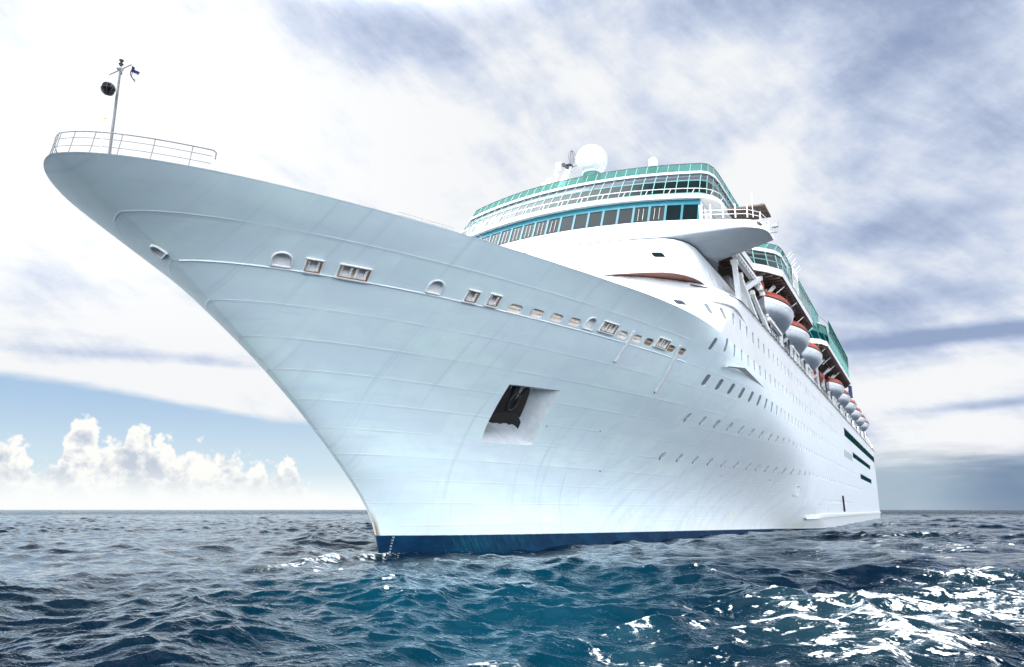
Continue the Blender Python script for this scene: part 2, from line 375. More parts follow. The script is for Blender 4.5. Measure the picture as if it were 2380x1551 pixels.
# ------------------------------------------------------------------ mesh helpers
class MB:
    def __init__(s): s.v = []; s.f = []; s.mi = []
    def add(s, vs, fs, mi=0):
        o = len(s.v); s.v += [tuple(p) for p in vs]; s.f += [tuple(i + o for i in f) for f in fs]; s.mi += [mi] * len(fs); return s
    def loft(s, rings, closed=False, mi=0):
        n = len(rings[0]); vs = [p for r in rings for p in r]; fs = []
        for a in range(len(rings) - 1):
            for i in range(n if closed else n - 1):
                j = (i + 1) % n; fs.append((a*n + i, a*n + j, (a+1)*n + j, (a+1)*n + i))
        return s.add(vs, fs, mi)
    def solid(s, rings, mi=0, cap_mi=None):
        s.loft(rings, True, mi); n = len(rings[0])
        s.add(rings[0], [tuple(reversed(range(n)))], mi if cap_mi is None else cap_mi); s.add(rings[-1], [tuple(range(n))], mi)
        return s
    def tube(s, path, r, n=8, mi=0, cap=True):
        path = [Vector(p) for p in path]; rings = []
        for i, p in enumerate(path):
            t = (path[min(i+1, len(path)-1)] - path[max(i-1, 0)]).normalized()
            a = Vector((0, 0, 1)) if abs(t.z) < .9 else Vector((1, 0, 0))
            u = t.cross(a).normalized(); w = t.cross(u)
            rr = r[i] if isinstance(r, (list, tuple)) else r
            rings.append([p + (u * math.cos(k*2*math.pi/n) + w * math.sin(k*2*math.pi/n)) * rr for k in range(n)])
        return s.solid(rings, mi) if cap else s.loft(rings, True, mi)
    def bar(s, a, b, w, h, up=(0, 0, 1), mi=0, w2=None, h2=None):
        a, b = Vector(a), Vector(b); t = (b - a).normalized(); u = t.cross(Vector(up))
        if u.length < 1e-4: u = t.cross(Vector((1, 0, 0)))
        u.normalize(); q = u.cross(t)
        r = lambda p, w, h: [p + u*w/2*i + q*h/2*j for i, j in ((-1, -1), (1, -1), (1, 1), (-1, 1))]
        return s.solid([r(a, w, h), r(b, w2 or w, h2 or h)], mi)
    def box(s, c, d, mi=0):
        x, y, z = c; a, b, e = (k / 2 for k in d)
        return s.solid([[(x-a, y-b, z+k), (x+a, y-b, z+k), (x+a, y+b, z+k), (x-a, y+b, z+k)] for k in (-e, e)], mi)
    def prism(s, poly, o, u, v, n, d0, d1, mi=0):
        r = lambda d: [o + u*a + v*b + n*d for a, b in poly]
        return s.solid([r(d0), r(d1)], mi)
    def lathe(s, prof, c, axis=(0, 0, 1), n=20, mi=0):
        ax = Vector(axis).normalized(); u = ax.orthogonal().normalized(); w = ax.cross(u); c = Vector(c)
        return s.solid([[c + ax*h + (u*math.cos(k*2*math.pi/n) + w*math.sin(k*2*math.pi/n))*max(r, 1e-3) for k in range(n)] for r, h in prof], mi)
    def ring(s, poly, poly2, o, u, v, n, d0, d1, mi=0):
        """flat frame between two outlines of equal count"""
        P = lambda q, d: [o + u*a + v*b + n*d for a, b in q]
        k = len(poly); vs = P(poly, d0) + P(poly, d1) + P(poly2, d1) + P(poly2, d0); fs = []
        for a in range(4):
            for i in range(k):
                j = (i+1) % k; b = (a+1) % 4; fs.append((a*k+i, a*k+j, b*k+j, b*k+i))
        return s.add(vs, fs, mi)
    def build(s, name, mats, parent=None, smooth=False, angle=40):
        me = bpy.data.meshes.new(name); me.from_pydata([tuple(p) for p in s.v], [], s.f)
        if not isinstance(mats, (list, tuple)): mats = [mats]
        for m in mats: me.materials.append(m)
        me.polygons.foreach_set('material_index', s.mi)
        bm = bmesh.new(); bm.from_mesh(me); bmesh.ops.recalc_face_normals(bm, faces=bm.faces); bm.to_mesh(me); bm.free()
        if smooth:
            me.polygons.foreach_set('use_smooth', [True] * len(me.polygons)); me.set_sharp_from_angle(angle=R(angle))
        o = bpy.data.objects.new(name, me); C.objects.link(o)
        if parent: o.parent = parent
        return o
def tag(o, label=None, cat=None, group=None, kind=None):
    for k, v in (('label', label), ('category', cat), ('group', group), ('kind', kind)):
        if v: o[k] = v
    return o
def empty(name, loc, label, cat, group=None, rz=0):
    o = bpy.data.objects.new(name, None); C.objects.link(o); o.location = loc; o.rotation_euler = (0, 0, rz); o.empty_display_size = .5
    return tag(o, label, cat, group)
def copy_tree(o, parent=None):
    c = o.copy(); C.objects.link(c)
    if parent: c.parent = parent
    for ch in list(o.children): copy_tree(ch, c)
    return c
def rrect(w, h, r, n=4, skew=0.0):
    o = []
    for cx, cy, a0 in ((w/2-r, h/2-r, 0), (-w/2+r, h/2-r, 90), (-w/2+r, -h/2+r, 180), (w/2-r, -h/2+r, 270)):
        for k in range(n + 1):
            a = R(a0 + 90*k/n); y = cy + r*math.sin(a); o.append((cx + r*math.cos(a) + skew*y, y))
    return o
def dshape(w, h, n=10):
    """flat bottom, round top"""
    r = w/2; return [(-r, -h/2), (r, -h/2)] + [(r*math.cos(math.pi*k/n), h/2 - r*.9 + r*.9*math.sin(math.pi*k/n)) for k in range(n + 1)]
def scale_poly(p, k, kz=None): return [(a*k, b*(kz or k)) for a, b in p]
def frame_at(x, z):
    p, n = on_side(x, z)
    n = Vector(n); u = Vector((0, 0, 1)).cross(n).normalized()   # horizontal, along the plating
    if u.x < 0: u = -u
    v = n.cross(u).normalized()
    if v.z < 0: v = -v
    return Vector(p), u, v, n
def half(xv, k, yc, ys, xs_, xa, nf=13, nc=3, na=1):
    """plan line of one storey's front, centreline to port side and aft"""
    P = [(xv + k*(yc*i/nf)**2, -yc*i/nf) for i in range(nf + 1)]
    a = P[-1]; sl = 2*k*yc; c = (min(a[0] + sl*(ys - yc), xs_), -ys); b = (xs_, -ys)
    for i in range(1, nc + 1):
        t = i/nc; P.append(tuple((1-t)**2*a[j] + 2*t*(1-t)*c[j] + t*t*b[j] for j in (0, 1)))
    for i in range(1, na + 1): P.append((xs_ + (xa - xs_)*i/na, -ys))
    return P
def full(h, z): 
    return [(x, y, z) for x, y in reversed(h)] + [(x, -y, z) for x, y in h[1:]]   # port aft ... centre ... starboard aft
# ------------------------------------------------------------------ THE SHIP
ship = empty('cruise_ship', (0, 0, 0), 'huge white cruise ship with raked bow, green glass upper decks and blue waterline band', 'cruise ship')
cut = MB()                              # everything sunk into the shell is cut out of it for real
parts = []                              # (name, MB, mats, parent)
def window_cut(p, u, v, n, poly, depth): cut.prism(poly, p, u, v, n, .6, -depth)

# cabin windows and portholes, row by row
rows = [('A', 18.55, 21.9, 111.5, 'window'), ('B', 15.78, 21.0, 112.6, 'window'), ('C', 12.90, 23.95, 114.7, 'window'),
        ('D', 10.17, 25.87, 149.2, 'porthole'), ('E', 7.13, 27.5, 167.3, 'porthole'), ('F', 3.85, 82.0, 135.8, 'porthole')]
panes = []
WSH = rrect(.74, 1.08, .24); PSH = [(.36*math.cos(k*math.pi/8), .36*math.sin(k*math.pi/8)) for k in range(16)]
for nm, z, x0, x1, kind in rows:
    x = x0; i = 0
    while x <= x1:
        zz = z - (.25 * max(0, (30 - x)) / 9 if nm in 'AB' else 0)
        if nm == 'B' and abs(x - 21.0) < .1: zz = 15.2
        p, u, v, n = frame_at(x, zz)
        if kind == 'window':
            poly = scale_poly(WSH, 1.0 + (.22 if nm == 'C' and x < 40 else 0), 1.0); window_cut(p, u, v, n, poly, .12); panes.append((kind, p, u, v, n, poly, .06, x))
        else:
            # a round light let in upright, so the flare above it hoods it
            n2 = Vector((n.x, n.y, 0)).normalized(); v2 = Vector((0, 0, 1)); q = Vector(p)
            u2 = v2.cross(n2).normalized()
            dep = .10 + .42 * abs(n.z)
            cut.prism(PSH, q, u2, v2, n2, .8, -dep); panes.append((kind, q, u2, v2, n2, PSH, dep - .05, x))
        x += (2.85 if x < 45 else 2.62) if kind == 'window' else ((3.05 if nm == 'D' else 3.35) if x < 45 else (2.6 if nm == 'D' else 2.8))
        if nm in 'A' and x < 26: x -= .6
        i += 1
# long dark windows, louvres, door, fender recess
longs = [(128.3, 234, 18.75, 17.05), (144.7, 207, 14.9, 13.7), (162.1, 206, 10.95, 9.75)]
for xa, xb, zt, zb in longs: cut.box(((xa+xb)/2, -16.0, (zt+zb)/2), (xb-xa, .5, zt-zb))
# mooring deck openings
FAIR = [(-16.3, 13.93, .80, .56), (-12.95, 13.90, .86, .64), (-5.75, 13.94, .86, .66), (5.85, 14.05, .86, .72)]
def fair_frame(x, z):
    if x > -15: return frame_at(x, z)
    p, n, i, d = hull_tree.ray_cast(Vector((-60, .42, z)), Vector((1, 0, 0))); n = Vector(n); u = Vector((0, 0, 1)).cross(n).normalized()
    if u.y > 0: u = -u
    v = n.cross(u); v = v if v.z > 0 else -v
    return Vector(p), u, v, n
for x, z, w, h in FAIR:
    p, u, v, n = fair_frame(x, z); h *= 1.15; cut.prism(dshape(w, h), p, u, v, n, .3, -.34 if x > -16 else -.5)
ROLL = [(-11.66, 13.84, 1), (-9.90, 13.84, 2), (-3.49, 13.88, 1), (-2.09, 13.93, 1), (7.7, 14.10, 2), (14.3, 14.18, 2)]
for x, z, k in ROLL:
    p, u, v, n = frame_at(x, z); w = .72*k + (.10 if k == 2 else 0); cut.prism(rrect(w, .66, .03), p, u, v, n, .3, -.38)
OVAL = [(-.36, 13.80), (1.30, 13.83), (2.92, 13.87), (4.50, 13.90), (9.47, 13.96), (11.17, 13.99), (12.69, 14.01), (15.83, 14.05), (17.44, 14.10)]
for i, (x, z) in enumerate(OVAL):
    p, u, v, n = frame_at(x, z); cut.prism(rrect(1.10, .54, .26), p, u, v, n, .3, -.30)
p, u, v, n = frame_at(66.0, 4.95); cut.prism(rrect(1.3, 1.2, .1), p, u, v, n, .3, -.25)
# anchor pocket: sloping floor running up into the hull
AQ = [Vector(q) for q in ((3.63, -6.80, 10.18), (8.14, -8.20, 10.31), (9.50, -5.48, 6.93), (4.52, -4.27, 6.83))]
an = (AQ[1]-AQ[0]).cross(AQ[3]-AQ[0]).normalized()
if an.y > 0: an = -an
inn = [AQ[0] + Vector((.5, 2.6, .2)), AQ[1] + Vector((-.9, 2.6, .2)), AQ[2] + Vector((-.9, 1.75, 1.35)), AQ[3] + Vector((.55, 1.75, 1.35))]
k = .28     # start the cut a little outside the plating, keeping its sides straight
outr = [a + (a - b) * k for a, b in zip(AQ, inn)]
cut.solid([outr, inn])

hme = bpy.data.meshes.new('hull'); hull_bm.to_mesh(hme)
for m in (M['hull'], M['house'], M['recess']): hme.materials.append(m)
hull = bpy.data.objects.new('hull', hme); C.objects.link(hull); hull.parent = ship
co = cut.build('cutter', M['recess'])
co.data.materials.clear()
for m in (M['hull'], M['house'], M['recess']): co.data.materials.append(m)
co.data.polygons.foreach_set('material_index', [2] * len(co.data.polygons))
bo = hull.modifiers.new('b', 'BOOLEAN'); bo.operation = 'DIFFERENCE'; bo.object = co; bo.solver = 'EXACT'
dg = bpy.context.evaluated_depsgraph_get(); res = bpy.data.meshes.new_from_object(hull.evaluated_get(dg))
print('hull faces', len(hme.polygons), '->', len(res.polygons))
hull.modifiers.clear(); hull.data = res; res.name = 'hull'
bpy.data.objects.remove(co)
# shade the shell with the fair hull's own normals, so the cut-outs leave no dents in the light
ov = [(v.co.copy(), v.normal.copy()) for v in hull_bm.verts]; of = [[v.index for v in f.verts] for f in hull_bm.faces]
fnm = [f.normal.copy() for f in hull_bm.faces]
vnc = {}
def fair_normal(i, co, fn):
    key = (i, fn.z > .7)
    if key in vnc: return vnc[key]
    loc, nr, fi, ds_ = hull_tree.find_nearest(co)
    ws = []; acc = Vector((0, 0, 0))
    if len(of[fi]) <= 4:
        for j in of[fi]:
            w = 1.0 / ((ov[j][0] - co).length_squared + 1e-6); acc += ov[j][1] * w
    else: acc = fnm[fi].copy()
    acc.normalize()
    if acc.dot(fn) < .8: acc = fn.copy()
    vnc[key] = acc; return acc
cn = []
for pl in res.polygons:
    fn = pl.normal.copy()
    for li in pl.loop_indices:
        vi = res.loops[li].vertex_index
        cn.append(fn if pl.material_index == 2 or len(pl.vertices) > 200 else fair_normal(vi, res.vertices[vi].co, fn))
res.normals_split_custom_set([tuple(n) for n in cn])
hull_bm.free()

# window panes
cnt = {'window': 0, 'porthole': 0}; rest = {'window': MB(), 'porthole': MB()}
panes.sort(key=lambda q: q[7])
for kind, p, u, v, n, poly, dep, x in panes:
    cnt[kind] += 1
    tgt = MB() if cnt[kind] <= 99 else rest[kind]
    tgt.prism(scale_poly(poly, 1.03), p, u, v, n, -dep, -dep - .05)
    if cnt[kind] <= 99: tgt.build(kind, M['cabin' if kind == 'window' else 'port'], ship)
for kind in rest:
    if rest[kind].v: tag(rest[kind].build(kind + 's', M['cabin' if kind == 'window' else 'port'], ship), kind='stuff')
# brows over the portholes of the flare
for (xa, xb, zt, zb) in longs:
    f = MB().box(((xa+xb)/2, -15.84, (zt+zb)/2), (xb-xa-.05, .06, zt-zb-.05)).build('long_window', M['bigglass'], ship)
    x = xa + 3
    while x < xb - 1: MB().box((x, -15.86, (zt+zb)/2), (.07, .06, zt-zb-.06)).build('mullion', M['green'], f); x += 4.5
for i in range(9): MB().box((124.0 + i*2.15, -16.02, 13.35), (.9, .06, 1.35)).build('louvre', M['grey'], ship)

# raised line along the mooring deck, following the plating
def hull_strip(x0, x1, z0, h, off, step, zfun=None):
    top = []; bot = []; inn = []
    x = x0
    while x <= x1 + 1e-6:
        z = zfun(x) if zfun else z0
        p, n = on_side(x, z)
        if p is not None:
            n = Vector(n); q = Vector(p)
            top.append(q + n*off + Vector((0, 0, h/2))); bot.append(q + n*off - Vector((0, 0, h/2)))
            inn.append((q + Vector((0, .05, h/2)), q + Vector((0, .05, -h/2))))
        x += step
    mb = MB(); rings = [[a, b, i[1], i[0]] for a, b, i in zip(top, bot, inn)]
    mb.solid(rings); return mb
hull_strip(-15.75, 19, 13.58, .045, .03, .35).build('deck_line_moulding', M['white'], ship)
hull_strip(71.5, 246, 1.75, .42, .32, 4.0).build('belting', M['white'], ship)
g = MB(); hs = None
for (a, b) in (((10.19, 14.32), (10.75, 12.48)), ((16.54, 14.4), (18.1, 11.33))):
    pts = []
    for t in range(9):
        x = a[0] + (b[0]-a[0])*t/8; z = a[1] + (b[1]-a[1])*t/8; p, n = on_side(x, z); pts.append(Vector(p) + Vector(n)*.05)
    d = MB().tube(pts, .11, 8).build('discharge_pipe', M['white'], ship, True)
    MB().bar(pts[-1], pts[-1] + (pts[-1]-pts[-2]).normalized()*.06, .24, .10, mi=0).build('pipe_mouth', M['black'], d)

# fins
def fin(pts_in, pts_out, th, name):
    r = [[Vector(a), Vector(b), Vector(b) + Vector((0, 0, -th)), Vector(a) + Vector((0, 0, -th*2.2))] for a, b in zip(pts_in, pts_out)]
    MB().solid(r).build(name, M['white'], ship)
fin([(25.0, -15.5, 14.15), (27.8, -15.9, 14.4), (33, -15.95, 14.4), (39.5, -15.95, 14.4)], [(25.1, -15.75, 14.15), (27.6, -16.55, 14.35), (33, -16.28, 14.4), (39.5, -16.0, 14.4)], .05, 'fin')
ey = []; eo = []
for i in range(11):
    t = i/10; x = 21.0 + 11.5*t; z = 18.95 + .35*t + .35*math.sin(t*math.pi); p, n = on_side(x, z)
    ey.append(Vector(p) - Vector(n)*.05); eo.append(Vector(p) + Vector(n)*(.01 + .24*math.sin(t*math.pi)**1.5))
fin(ey, eo, .04, 'eyebrow_fin')

# fairleads, roller fairleads, oval openings; behind each an added plate tilted to catch sky light
def sloped(P, p, u, v, n, d0, d1, k=1.0):
    b = [q[1] for q in P]; lo, hi = min(b), max(b)
    f = lambda q, e: p + u*q[0]*k + v*q[1]*k - n*(d0 + (d1 - d0)*(q[1] - lo)/(hi - lo) + e)
    return MB().solid([[f(q, 0) for q in P], [f(q, .03) for q in P]])
for i, (x, z, w, h) in enumerate(FAIR):
    p, u, v, n = fair_frame(x, z); h *= 1.15; P = dshape(w, h)
    g = MB(); path = [p + u*a*1.06 + v*b*1.06 + n*.02 for a, b in P]; path.append(path[0]); g.tube(path, .055, 8)
    f = g.build('fairlead', M['white'], ship, True)
    (sloped(P, p, u, v, n, .02, .28, .985) if i else MB().prism(scale_poly(P, .96), p, u, v, n, -.44, -.47)).build('added_back_plate', M['dark'] if i == 0 else M['white'], f)
    if i == 0: tag(f, label='dark open fairlead nearest the stem')
for x, z, k in ROLL:
    p, u, v, n = frame_at(x, z); w = .72*k + (.10 if k == 2 else 0)
    g = MB(); g.ring(rrect(w+.12, .78, .03), rrect(w-.02, .64, .02), p, u, v, n, -.02, .06)
    f = g.build('roller_fairlead', [M['rwhite']], ship)
    MB().prism(rrect(w+.22, .06, .01), p + v*-.38, u, v, n, 0, .12).build('sill', M['white'], f)
    MB().prism(rrect(w+.16, .05, .01), p + v*.385, u, v, n, 0, .09).build('lintel', M['rwhite'], f)
    MB().ring(rrect(w+.01, .66, .02), rrect(w-.03, .62, .02), p, u, v, n, .0, .075).build('rust_line', M['rust'], f)
    sloped(rrect(w, .64, .02), p, u, v, n, .05, .33).build('added_back_plate', M['white'], f)
    for j in range(k):
        c = p + u*((j - (k-1)/2)*.80)
        for s in (-1, 1):
            q = c + u*(s*.25) - n*.05
            r = MB(); r.lathe([(.05, -.32), (.095, -.30), (.10, -.23), (.072, -.15), (.072, .15), (.10, .23), (.095, .30), (.05, .32)], q, v, 12)
            r.build('roller', M['rwhite'], f, True)
            MB().tube([q + u*s*.085 - v*.26, q + u*s*.085 + v*.26], .016, 6).build('pin', M['rust'], f)
for i, (x, z) in enumerate(OVAL):
    p, u, v, n = frame_at(x, z)
    m = M['cream'] if i not in (6, 7, 8) else M['tan']
    P = rrect(1.10, .54, .26)
    f = sloped(P, p, u, v, n, .02, .20, .985).build('mooring_port', m, ship)  # the added plate itself, tilted up so the opening looks lit
    g = MB().prism(rrect(1.02, .035, .01), p, u, v, n, -.015, -.035)
    if i in (1, 2): g.prism(rrect(.12, .34, .02), p - u*.36, u, v, n, -.0, -.035)
    g.build('bar', M['rwhite'], f)
# door recess and small fittings
p, u, v, n = frame_at(66.0, 4.95); d = MB().prism(rrect(1.24, 1.14, .08), p, u, v, n, -.16, -.20).build('shell_door', M['recess'], ship)
MB().ring(rrect(1.5, 1.4, .12), rrect(1.28, 1.18, .1), p, u, v, n, -.02, .06).build('door_frame', M['white'], d)
for x, z in ((9.6, 8.2), (15.75, 8.35), (42.7, 6.06), (56.6, 6.0), (19.2, 5.57), (87, 2.5), (77, 3.3)):
    p, u, v, n = frame_at(x, z); MB().lathe([(.06, 0), (.08, .03), (.05, .07), (.02, .08)], p, n, 10).build('hull_fitting', M['grey'], ship)
MB().bar((110.6, -16.14, 4.96), (111.2, -16.14, 2.3), .5, .26, (0, 1, 0)).build('fender_bar', M['black'], ship)

# draft marks: short white figures on the blue
g = MB()
SEG = {'8': 'abcdefg', '6': 'acdefg', '4': 'bcfg', '2': 'abdeg', '0': 'abcdef', '7': 'abc', 'M': 'abcef'}
def figure(ch, o, u, v, n, h):
    w = h*.5; s = h*.16
    B = dict(a=(0, h/2, w, s), g=(0, 0, w, s), d=(0, -h/2, w, s), f=(-w/2, h/4, s, h/2), b=(w/2, h/4, s, h/2), e=(-w/2, -h/4, s, h/2), c=(w/2, -h/4, s, h/2))
    for kx in SEG[ch]:
        a, b, ww, hh = B[kx]; g.prism([(a-ww/2, b-hh/2), (a+ww/2, b-hh/2), (a+ww/2, b+hh/2), (a-ww/2, b+hh/2)], o, u, v, n, .004, .012)
for i, t in enumerate(('8', '6', '4', '2', '7', '8')):
    p, u, v, n = frame_at(.42, 1.0 - i*.17)
    figure(t, p, u, v, n, .07); figure('0' if i % 2 else '2', p + u*.07, u, v, n, .07)
g.build('draft_marks', M['white'], ship)

# ---- deck edge line with its brackets
pts = []
for x, y, z in ((22.0, -13.75, 20.55), (24, -14.55, 20.7), (26, -15.2, 20.8), (28, -15.7, 20.85), (30.5, -16.1, 20.9)): pts.append((x, y, z))
for x in range(34, 236, 6): pts.append((x, -16.14, 20.9))
g = MB().tube(pts, .055, 6)
x = 36.0
while x < 236: g.bar((x, -16.0, 20.8), (x + .35, -16.32, 20.92), .05, .05); x += 2.4
g.build('deck_edge_rail', M['dark'], ship)

# ---- storey above the fore deck
TB = half(16.6, .0165, 11.4, 14.4, 24.8, 46, 12, 6, 1); TT = half(21.6, .0168, 10.6, 13.0, 28.5, 46, 12, 6, 1)
mid = [((a[0]*.5 + b[0]*.5) - .25, (a[1] + b[1])/2) for a, b in zip(TB, TT)]
g = MB(); g.solid([full(TB, 21.05), full(TB, 21.12), full(mid, 23.4), full(TT, 25.6)], 0, 1)
deckhouse = g.build('deckhouse', [M['house'], M['band']], ship, True, 50)
# its floor lip, and the trim line under the bridge
g = MB(); g.solid([[Vector(p) for p in full(half(21.52, .0168, 10.65, 13.08, 28.6, 46, 12, 6, 1), z)] for z in (25.55, 25.63)]); g.build('trim_line', M['dark'], deckhouse)
def on_curve(hp, y):
    P = [(-b, a) for a, b in hp[:19]]; return float(np.interp(y, [q[0] for q in P], [q[1] for q in P]))
def house_frame(y, z):
    t = (z - 21.12)/(25.6 - 21.12)
    def X(yy, tt):
        a = on_curve(TB, yy); b = on_curve(TT, yy if yy < 12.9 else 12.9); m_ = (a+b)/2 - .25
        return a + (m_-a)*tt*2 if tt < .5 else m_ + (b-m_)*(tt-.5)*2
    o = Vector((X(y, t), -y, z)); du = Vector((X(y+.3, t) - X(y-.3, t), -.6, 0)).normalized()
    dv = Vector((X(y, t+.1) - X(y, t-.1), 0, .2*4.48)).normalized(); nn = dv.cross(du).normalized()
    if nn.x > 0: nn = -nn
    return o, -du, dv, nn
dbm = bmesh.new(); dbm.from_mesh(deckhouse.data); dtree = BVHTree.FromBMesh(dbm); dbm.free()
def cast_frame(tree, o, d):
    p, n, i, t = tree.ray_cast(Vector(o), Vector(d)); u = Vector((0, 0, 1)).cross(n).normalized()
    if u.dot(Vector((.3, -1, 0))) < 0: u = -u
    v = n.cross(u); v = v if v.z > 0 else -v
    return p, u, v, n
for y, z, w, sk in ((7.55, 23.05, .95, 0), (11.5, 23.1, .98, -.25)):
    o, u, v, n = cast_frame(dtree, (0, -y, z), (1, 0, 0))
    P = rrect(w, .85, .18, skew=sk)
    f = MB().ring(scale_poly(P, 1.12, 1.18), P, o, u, v, n, -.02, .05).build('house_window', M['white'], deckhouse)
    MB().prism(P, o, u, v, n, -.03, .015).build('glass', M['pane'] if y > 9 else M['grey'], f)
for i in range(5):
    o, u, v, n = cast_frame(dtree, (28.6 + i*3.1, -30, 23.3), (0, 1, 0))
    P = rrect(.5, .9, .18); f = MB().ring(scale_poly(P, 1.2), P, o, u, v, n, -.1, .06).build('house_window', M['white'], deckhouse)
    MB().prism(P, o, u, v, n, -.05, .02).build('glass', M['pane'], f)
# small window of the lower storey front (in the white above the bulwark)
p, n = on_side(19.45, 18.45); n = Vector(n); p = Vector(p)
u = Vector((0, 0, 1)).cross(n).normalized(); u = u if u.x > 0 else -u; v = n.cross(u); v = v if v.z > 0 else -v
P = rrect(.95, .62, .16, skew=-.3); f = MB().ring(scale_poly(P, 1.12, 1.15), P, p, u, v, n, -.05, .04).build('house_window', M['white'], ship); MB().prism(P, p, u, v, n, -.05, .01).build('glass', M['paneg'], f)
p, n = on_side(16.3, 19.6)
if p is not None: 
    n = Vector(n); p = Vector(p); u = Vector((0, 0, 1)).cross(n).normalized(); v = n.cross(u); v = v if v.z > 0 else -v
    g = MB()
    for a in (-.22, -.05, .18): g.prism(rrect(.1, .22, .02), p + u*a, u, v, n, 0, .06)
    g.build('socket_panel', M['grey'], ship)

# ---- bridge
B0 = half(21.62, .0168, 10.6, 12.9, 28.0, 31.0, 12, 6, 1) + [(36.5, -12.9)]
B1 = half(22.75, .0122, 16.8, 19.2, 29.3, 31.2, 12, 6, 1) + [(35.0, -13.2)]
B1b = half(22.85, .0124, 16.8, 19.2, 29.5, 31.6, 12, 6, 1) + [(35.4, -13.2)]
B2 = half(24.45, .0165, 16.8, 18.7, 32.5, 35.3, 12, 6, 1) + [(36.9, -13.2)]
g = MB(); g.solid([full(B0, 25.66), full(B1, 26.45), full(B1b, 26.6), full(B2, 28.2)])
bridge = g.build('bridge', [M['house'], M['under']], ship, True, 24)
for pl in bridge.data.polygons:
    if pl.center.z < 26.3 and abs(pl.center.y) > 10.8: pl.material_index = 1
W0 = [(24.75 + .0167*y*y, -y) for y in [13.3*(1 - 2*i/19) for i in range(20)]]
W1 = [(25.95 + .0176*y*y, -y) for y in [13.25*(1 - 2*i/19) for i in range(20)]]
def facade(lo, hi, zl, zh, post_w, rail, depth, frame_mat, pane_mat, parent, name='window_pane', closed_ends=True, top_rail=None):
    g = MB(); lo = [Vector((*p, zl)) for p in lo]; hi = [Vector((*p, zh)) for p in hi]; tr = top_rail or rail
    for i in range(len(lo)):
        a, d = lo[i], hi[i]; j = min(i, len(lo)-2); t = (lo[j+1]-lo[j]).normalized()
        nn = t.cross(d - a).normalized(); g.bar(a, d, post_w, depth, nn)
    for i in range(len(lo) - 1):
        t = (lo[i+1]-lo[i]).normalized(); nn = t.cross(hi[i]-lo[i]).normalized(); up = (hi[i]-lo[i]).normalized()
        g.bar(lo[i] + up*rail/2, lo[i+1] + up*rail/2, depth*.96, rail, up); g.bar(hi[i] - up*tr/2, hi[i+1] - up*tr/2, depth*.96, tr, up)
    fr = g.build('window_frame', frame_mat, parent)
    for i in range(len(lo) - 1):
        a, b, c, d = lo[i], lo[i+1], hi[i+1], hi[i]; nn = (b-a).cross(d-a).normalized()*.015
        q = [a, b, c, d]; MB().solid([[p - nn for p in q], [p + nn for p in q]]).build(name, pane_mat, parent)
    return fr
facade(W0, W1, 28.22, 30.78, .20, .10, .14, M['teal'], M['pane'], bridge, top_rail=.72)
g = MB()   # side walls behind the wing and inner back wall
for s in (-1, 1): g.solid([[(27.75, s*13.32, z), (38, s*13.32, z), (38, s*13.1, z), (27.9, s*13.1, z)] if z < 29 else [(29.1, s*13.3, z), (38, s*13.32, z), (38, s*13.1, z), (29.2, s*13.1, z)] for z in (28.21, 30.79)])
g.box((34, 0, 29.5), (.2, 26, 2.4)); g.build('side_wall', M['white'], bridge)
MB().box((29.9, -13.36, 29.35), (.10, .06, 2.1)).build('door_post', M['rust'], bridge)
# wipers: thin bars over the panes
g = MB()
for i in (2, 3, 9, 10, 11, 12, 13, 14, 15, 16):
    a = Vector((*W0[i], 28.22)); b = Vector((*W1[i], 30.78)); c = Vector((*W0[i+1], 28.22)); e = Vector((*W1[i+1], 30.78))
    for t in (.35, .65):
        lo = a + (c-a)*t; hi = b + (e-b)*t; off = Vector((-.13, 0, 0)); g.tube([lo + (hi-lo)*.12 + off, lo + (hi-lo)*.66 + off], .013, 5)
g.build('wiper', M['rwhite'], bridge)
for y in (5.7, 9.8):
    MB().box((27.6, -y, 30.2), (.5, .55, .05)).build('ceiling_lamp', M['white'], bridge)
# wing rail, tip window, floodlight, searchlight
g = MB(); WP = [(27.3, -13.6), (27.6, -14.5), (28.05, -15.5), (28.5, -16.5), (28.95, -17.45), (30.2, -18.35), (32.6, -18.7)]
for x, y in WP: g.bar((x, y, 28.2), (x, y, 29.5 if x < 29 else 29.0), .10, .10)
for z in (28.55, 28.95): g.tube([(x, y, z) for x, y in WP], .03, 6)
g.build('wing_rail', M['white'], bridge)
MB().tube([(29.2, -17.9, 28.2), (29.2, -17.9, 30.6)], .035, 6).build('whip_aerial', M['white'], bridge)
MB().solid([[(28.3, -18.55, 27.05), (30.6, -19.07, 27.0), (30.6, -18.9, 27.0), (28.3, -18.4, 27.05)], [(28.9, -18.35, 27.65), (31.3, -18.93, 27.55), (31.3, -18.75, 27.55), (28.9, -18.2, 27.65)]]).build('wing_window', M['black'], bridge)
g = MB().bar((30.0, -18.9, 26.75), (29.7, -19.75, 26.65), .18, .06); g.bar((29.7, -19.6, 26.7), (29.7, -19.6, 27.2), .05, .05); fl = g.build('floodlight', M['grey'], bridge)
MB().box((29.7, -19.62, 27.3), (.35, .5, .36)).build('lamp_housing', M['grey'], fl)
g = MB().lathe([(.24, -.22), (.27, -.2), (.27, .12), (.20, .24), (.08, .28)], (25.9, -11.95, 26.15), (1, .5, 0), 16); g.bar((25.95, -11.9, 25.6), (25.95, -11.9, 26.0), .12, .12)
sl2 = g.build('searchlight', M['rwhite'], bridge, True); MB().lathe([(.22, 0), (.22, .02)], (25.68, -12.06, 26.15), (1, .5, 0), 16).build('lens', M['dark'], sl2)
g = MB(); q = [(26.0, -12.4, 25.66), (27.0, -12.95, 25.66), (28.2, -13.3, 25.66), (30, -13.45, 25.66), (34, -13.5, 25.66)]
for p in q: g.tube([p, (p[0], p[1], p[2]+.75)], .025, 5)
for h in (.35, .75): g.tube([(a, b, c+h) for a, b, c in q], .025, 5)
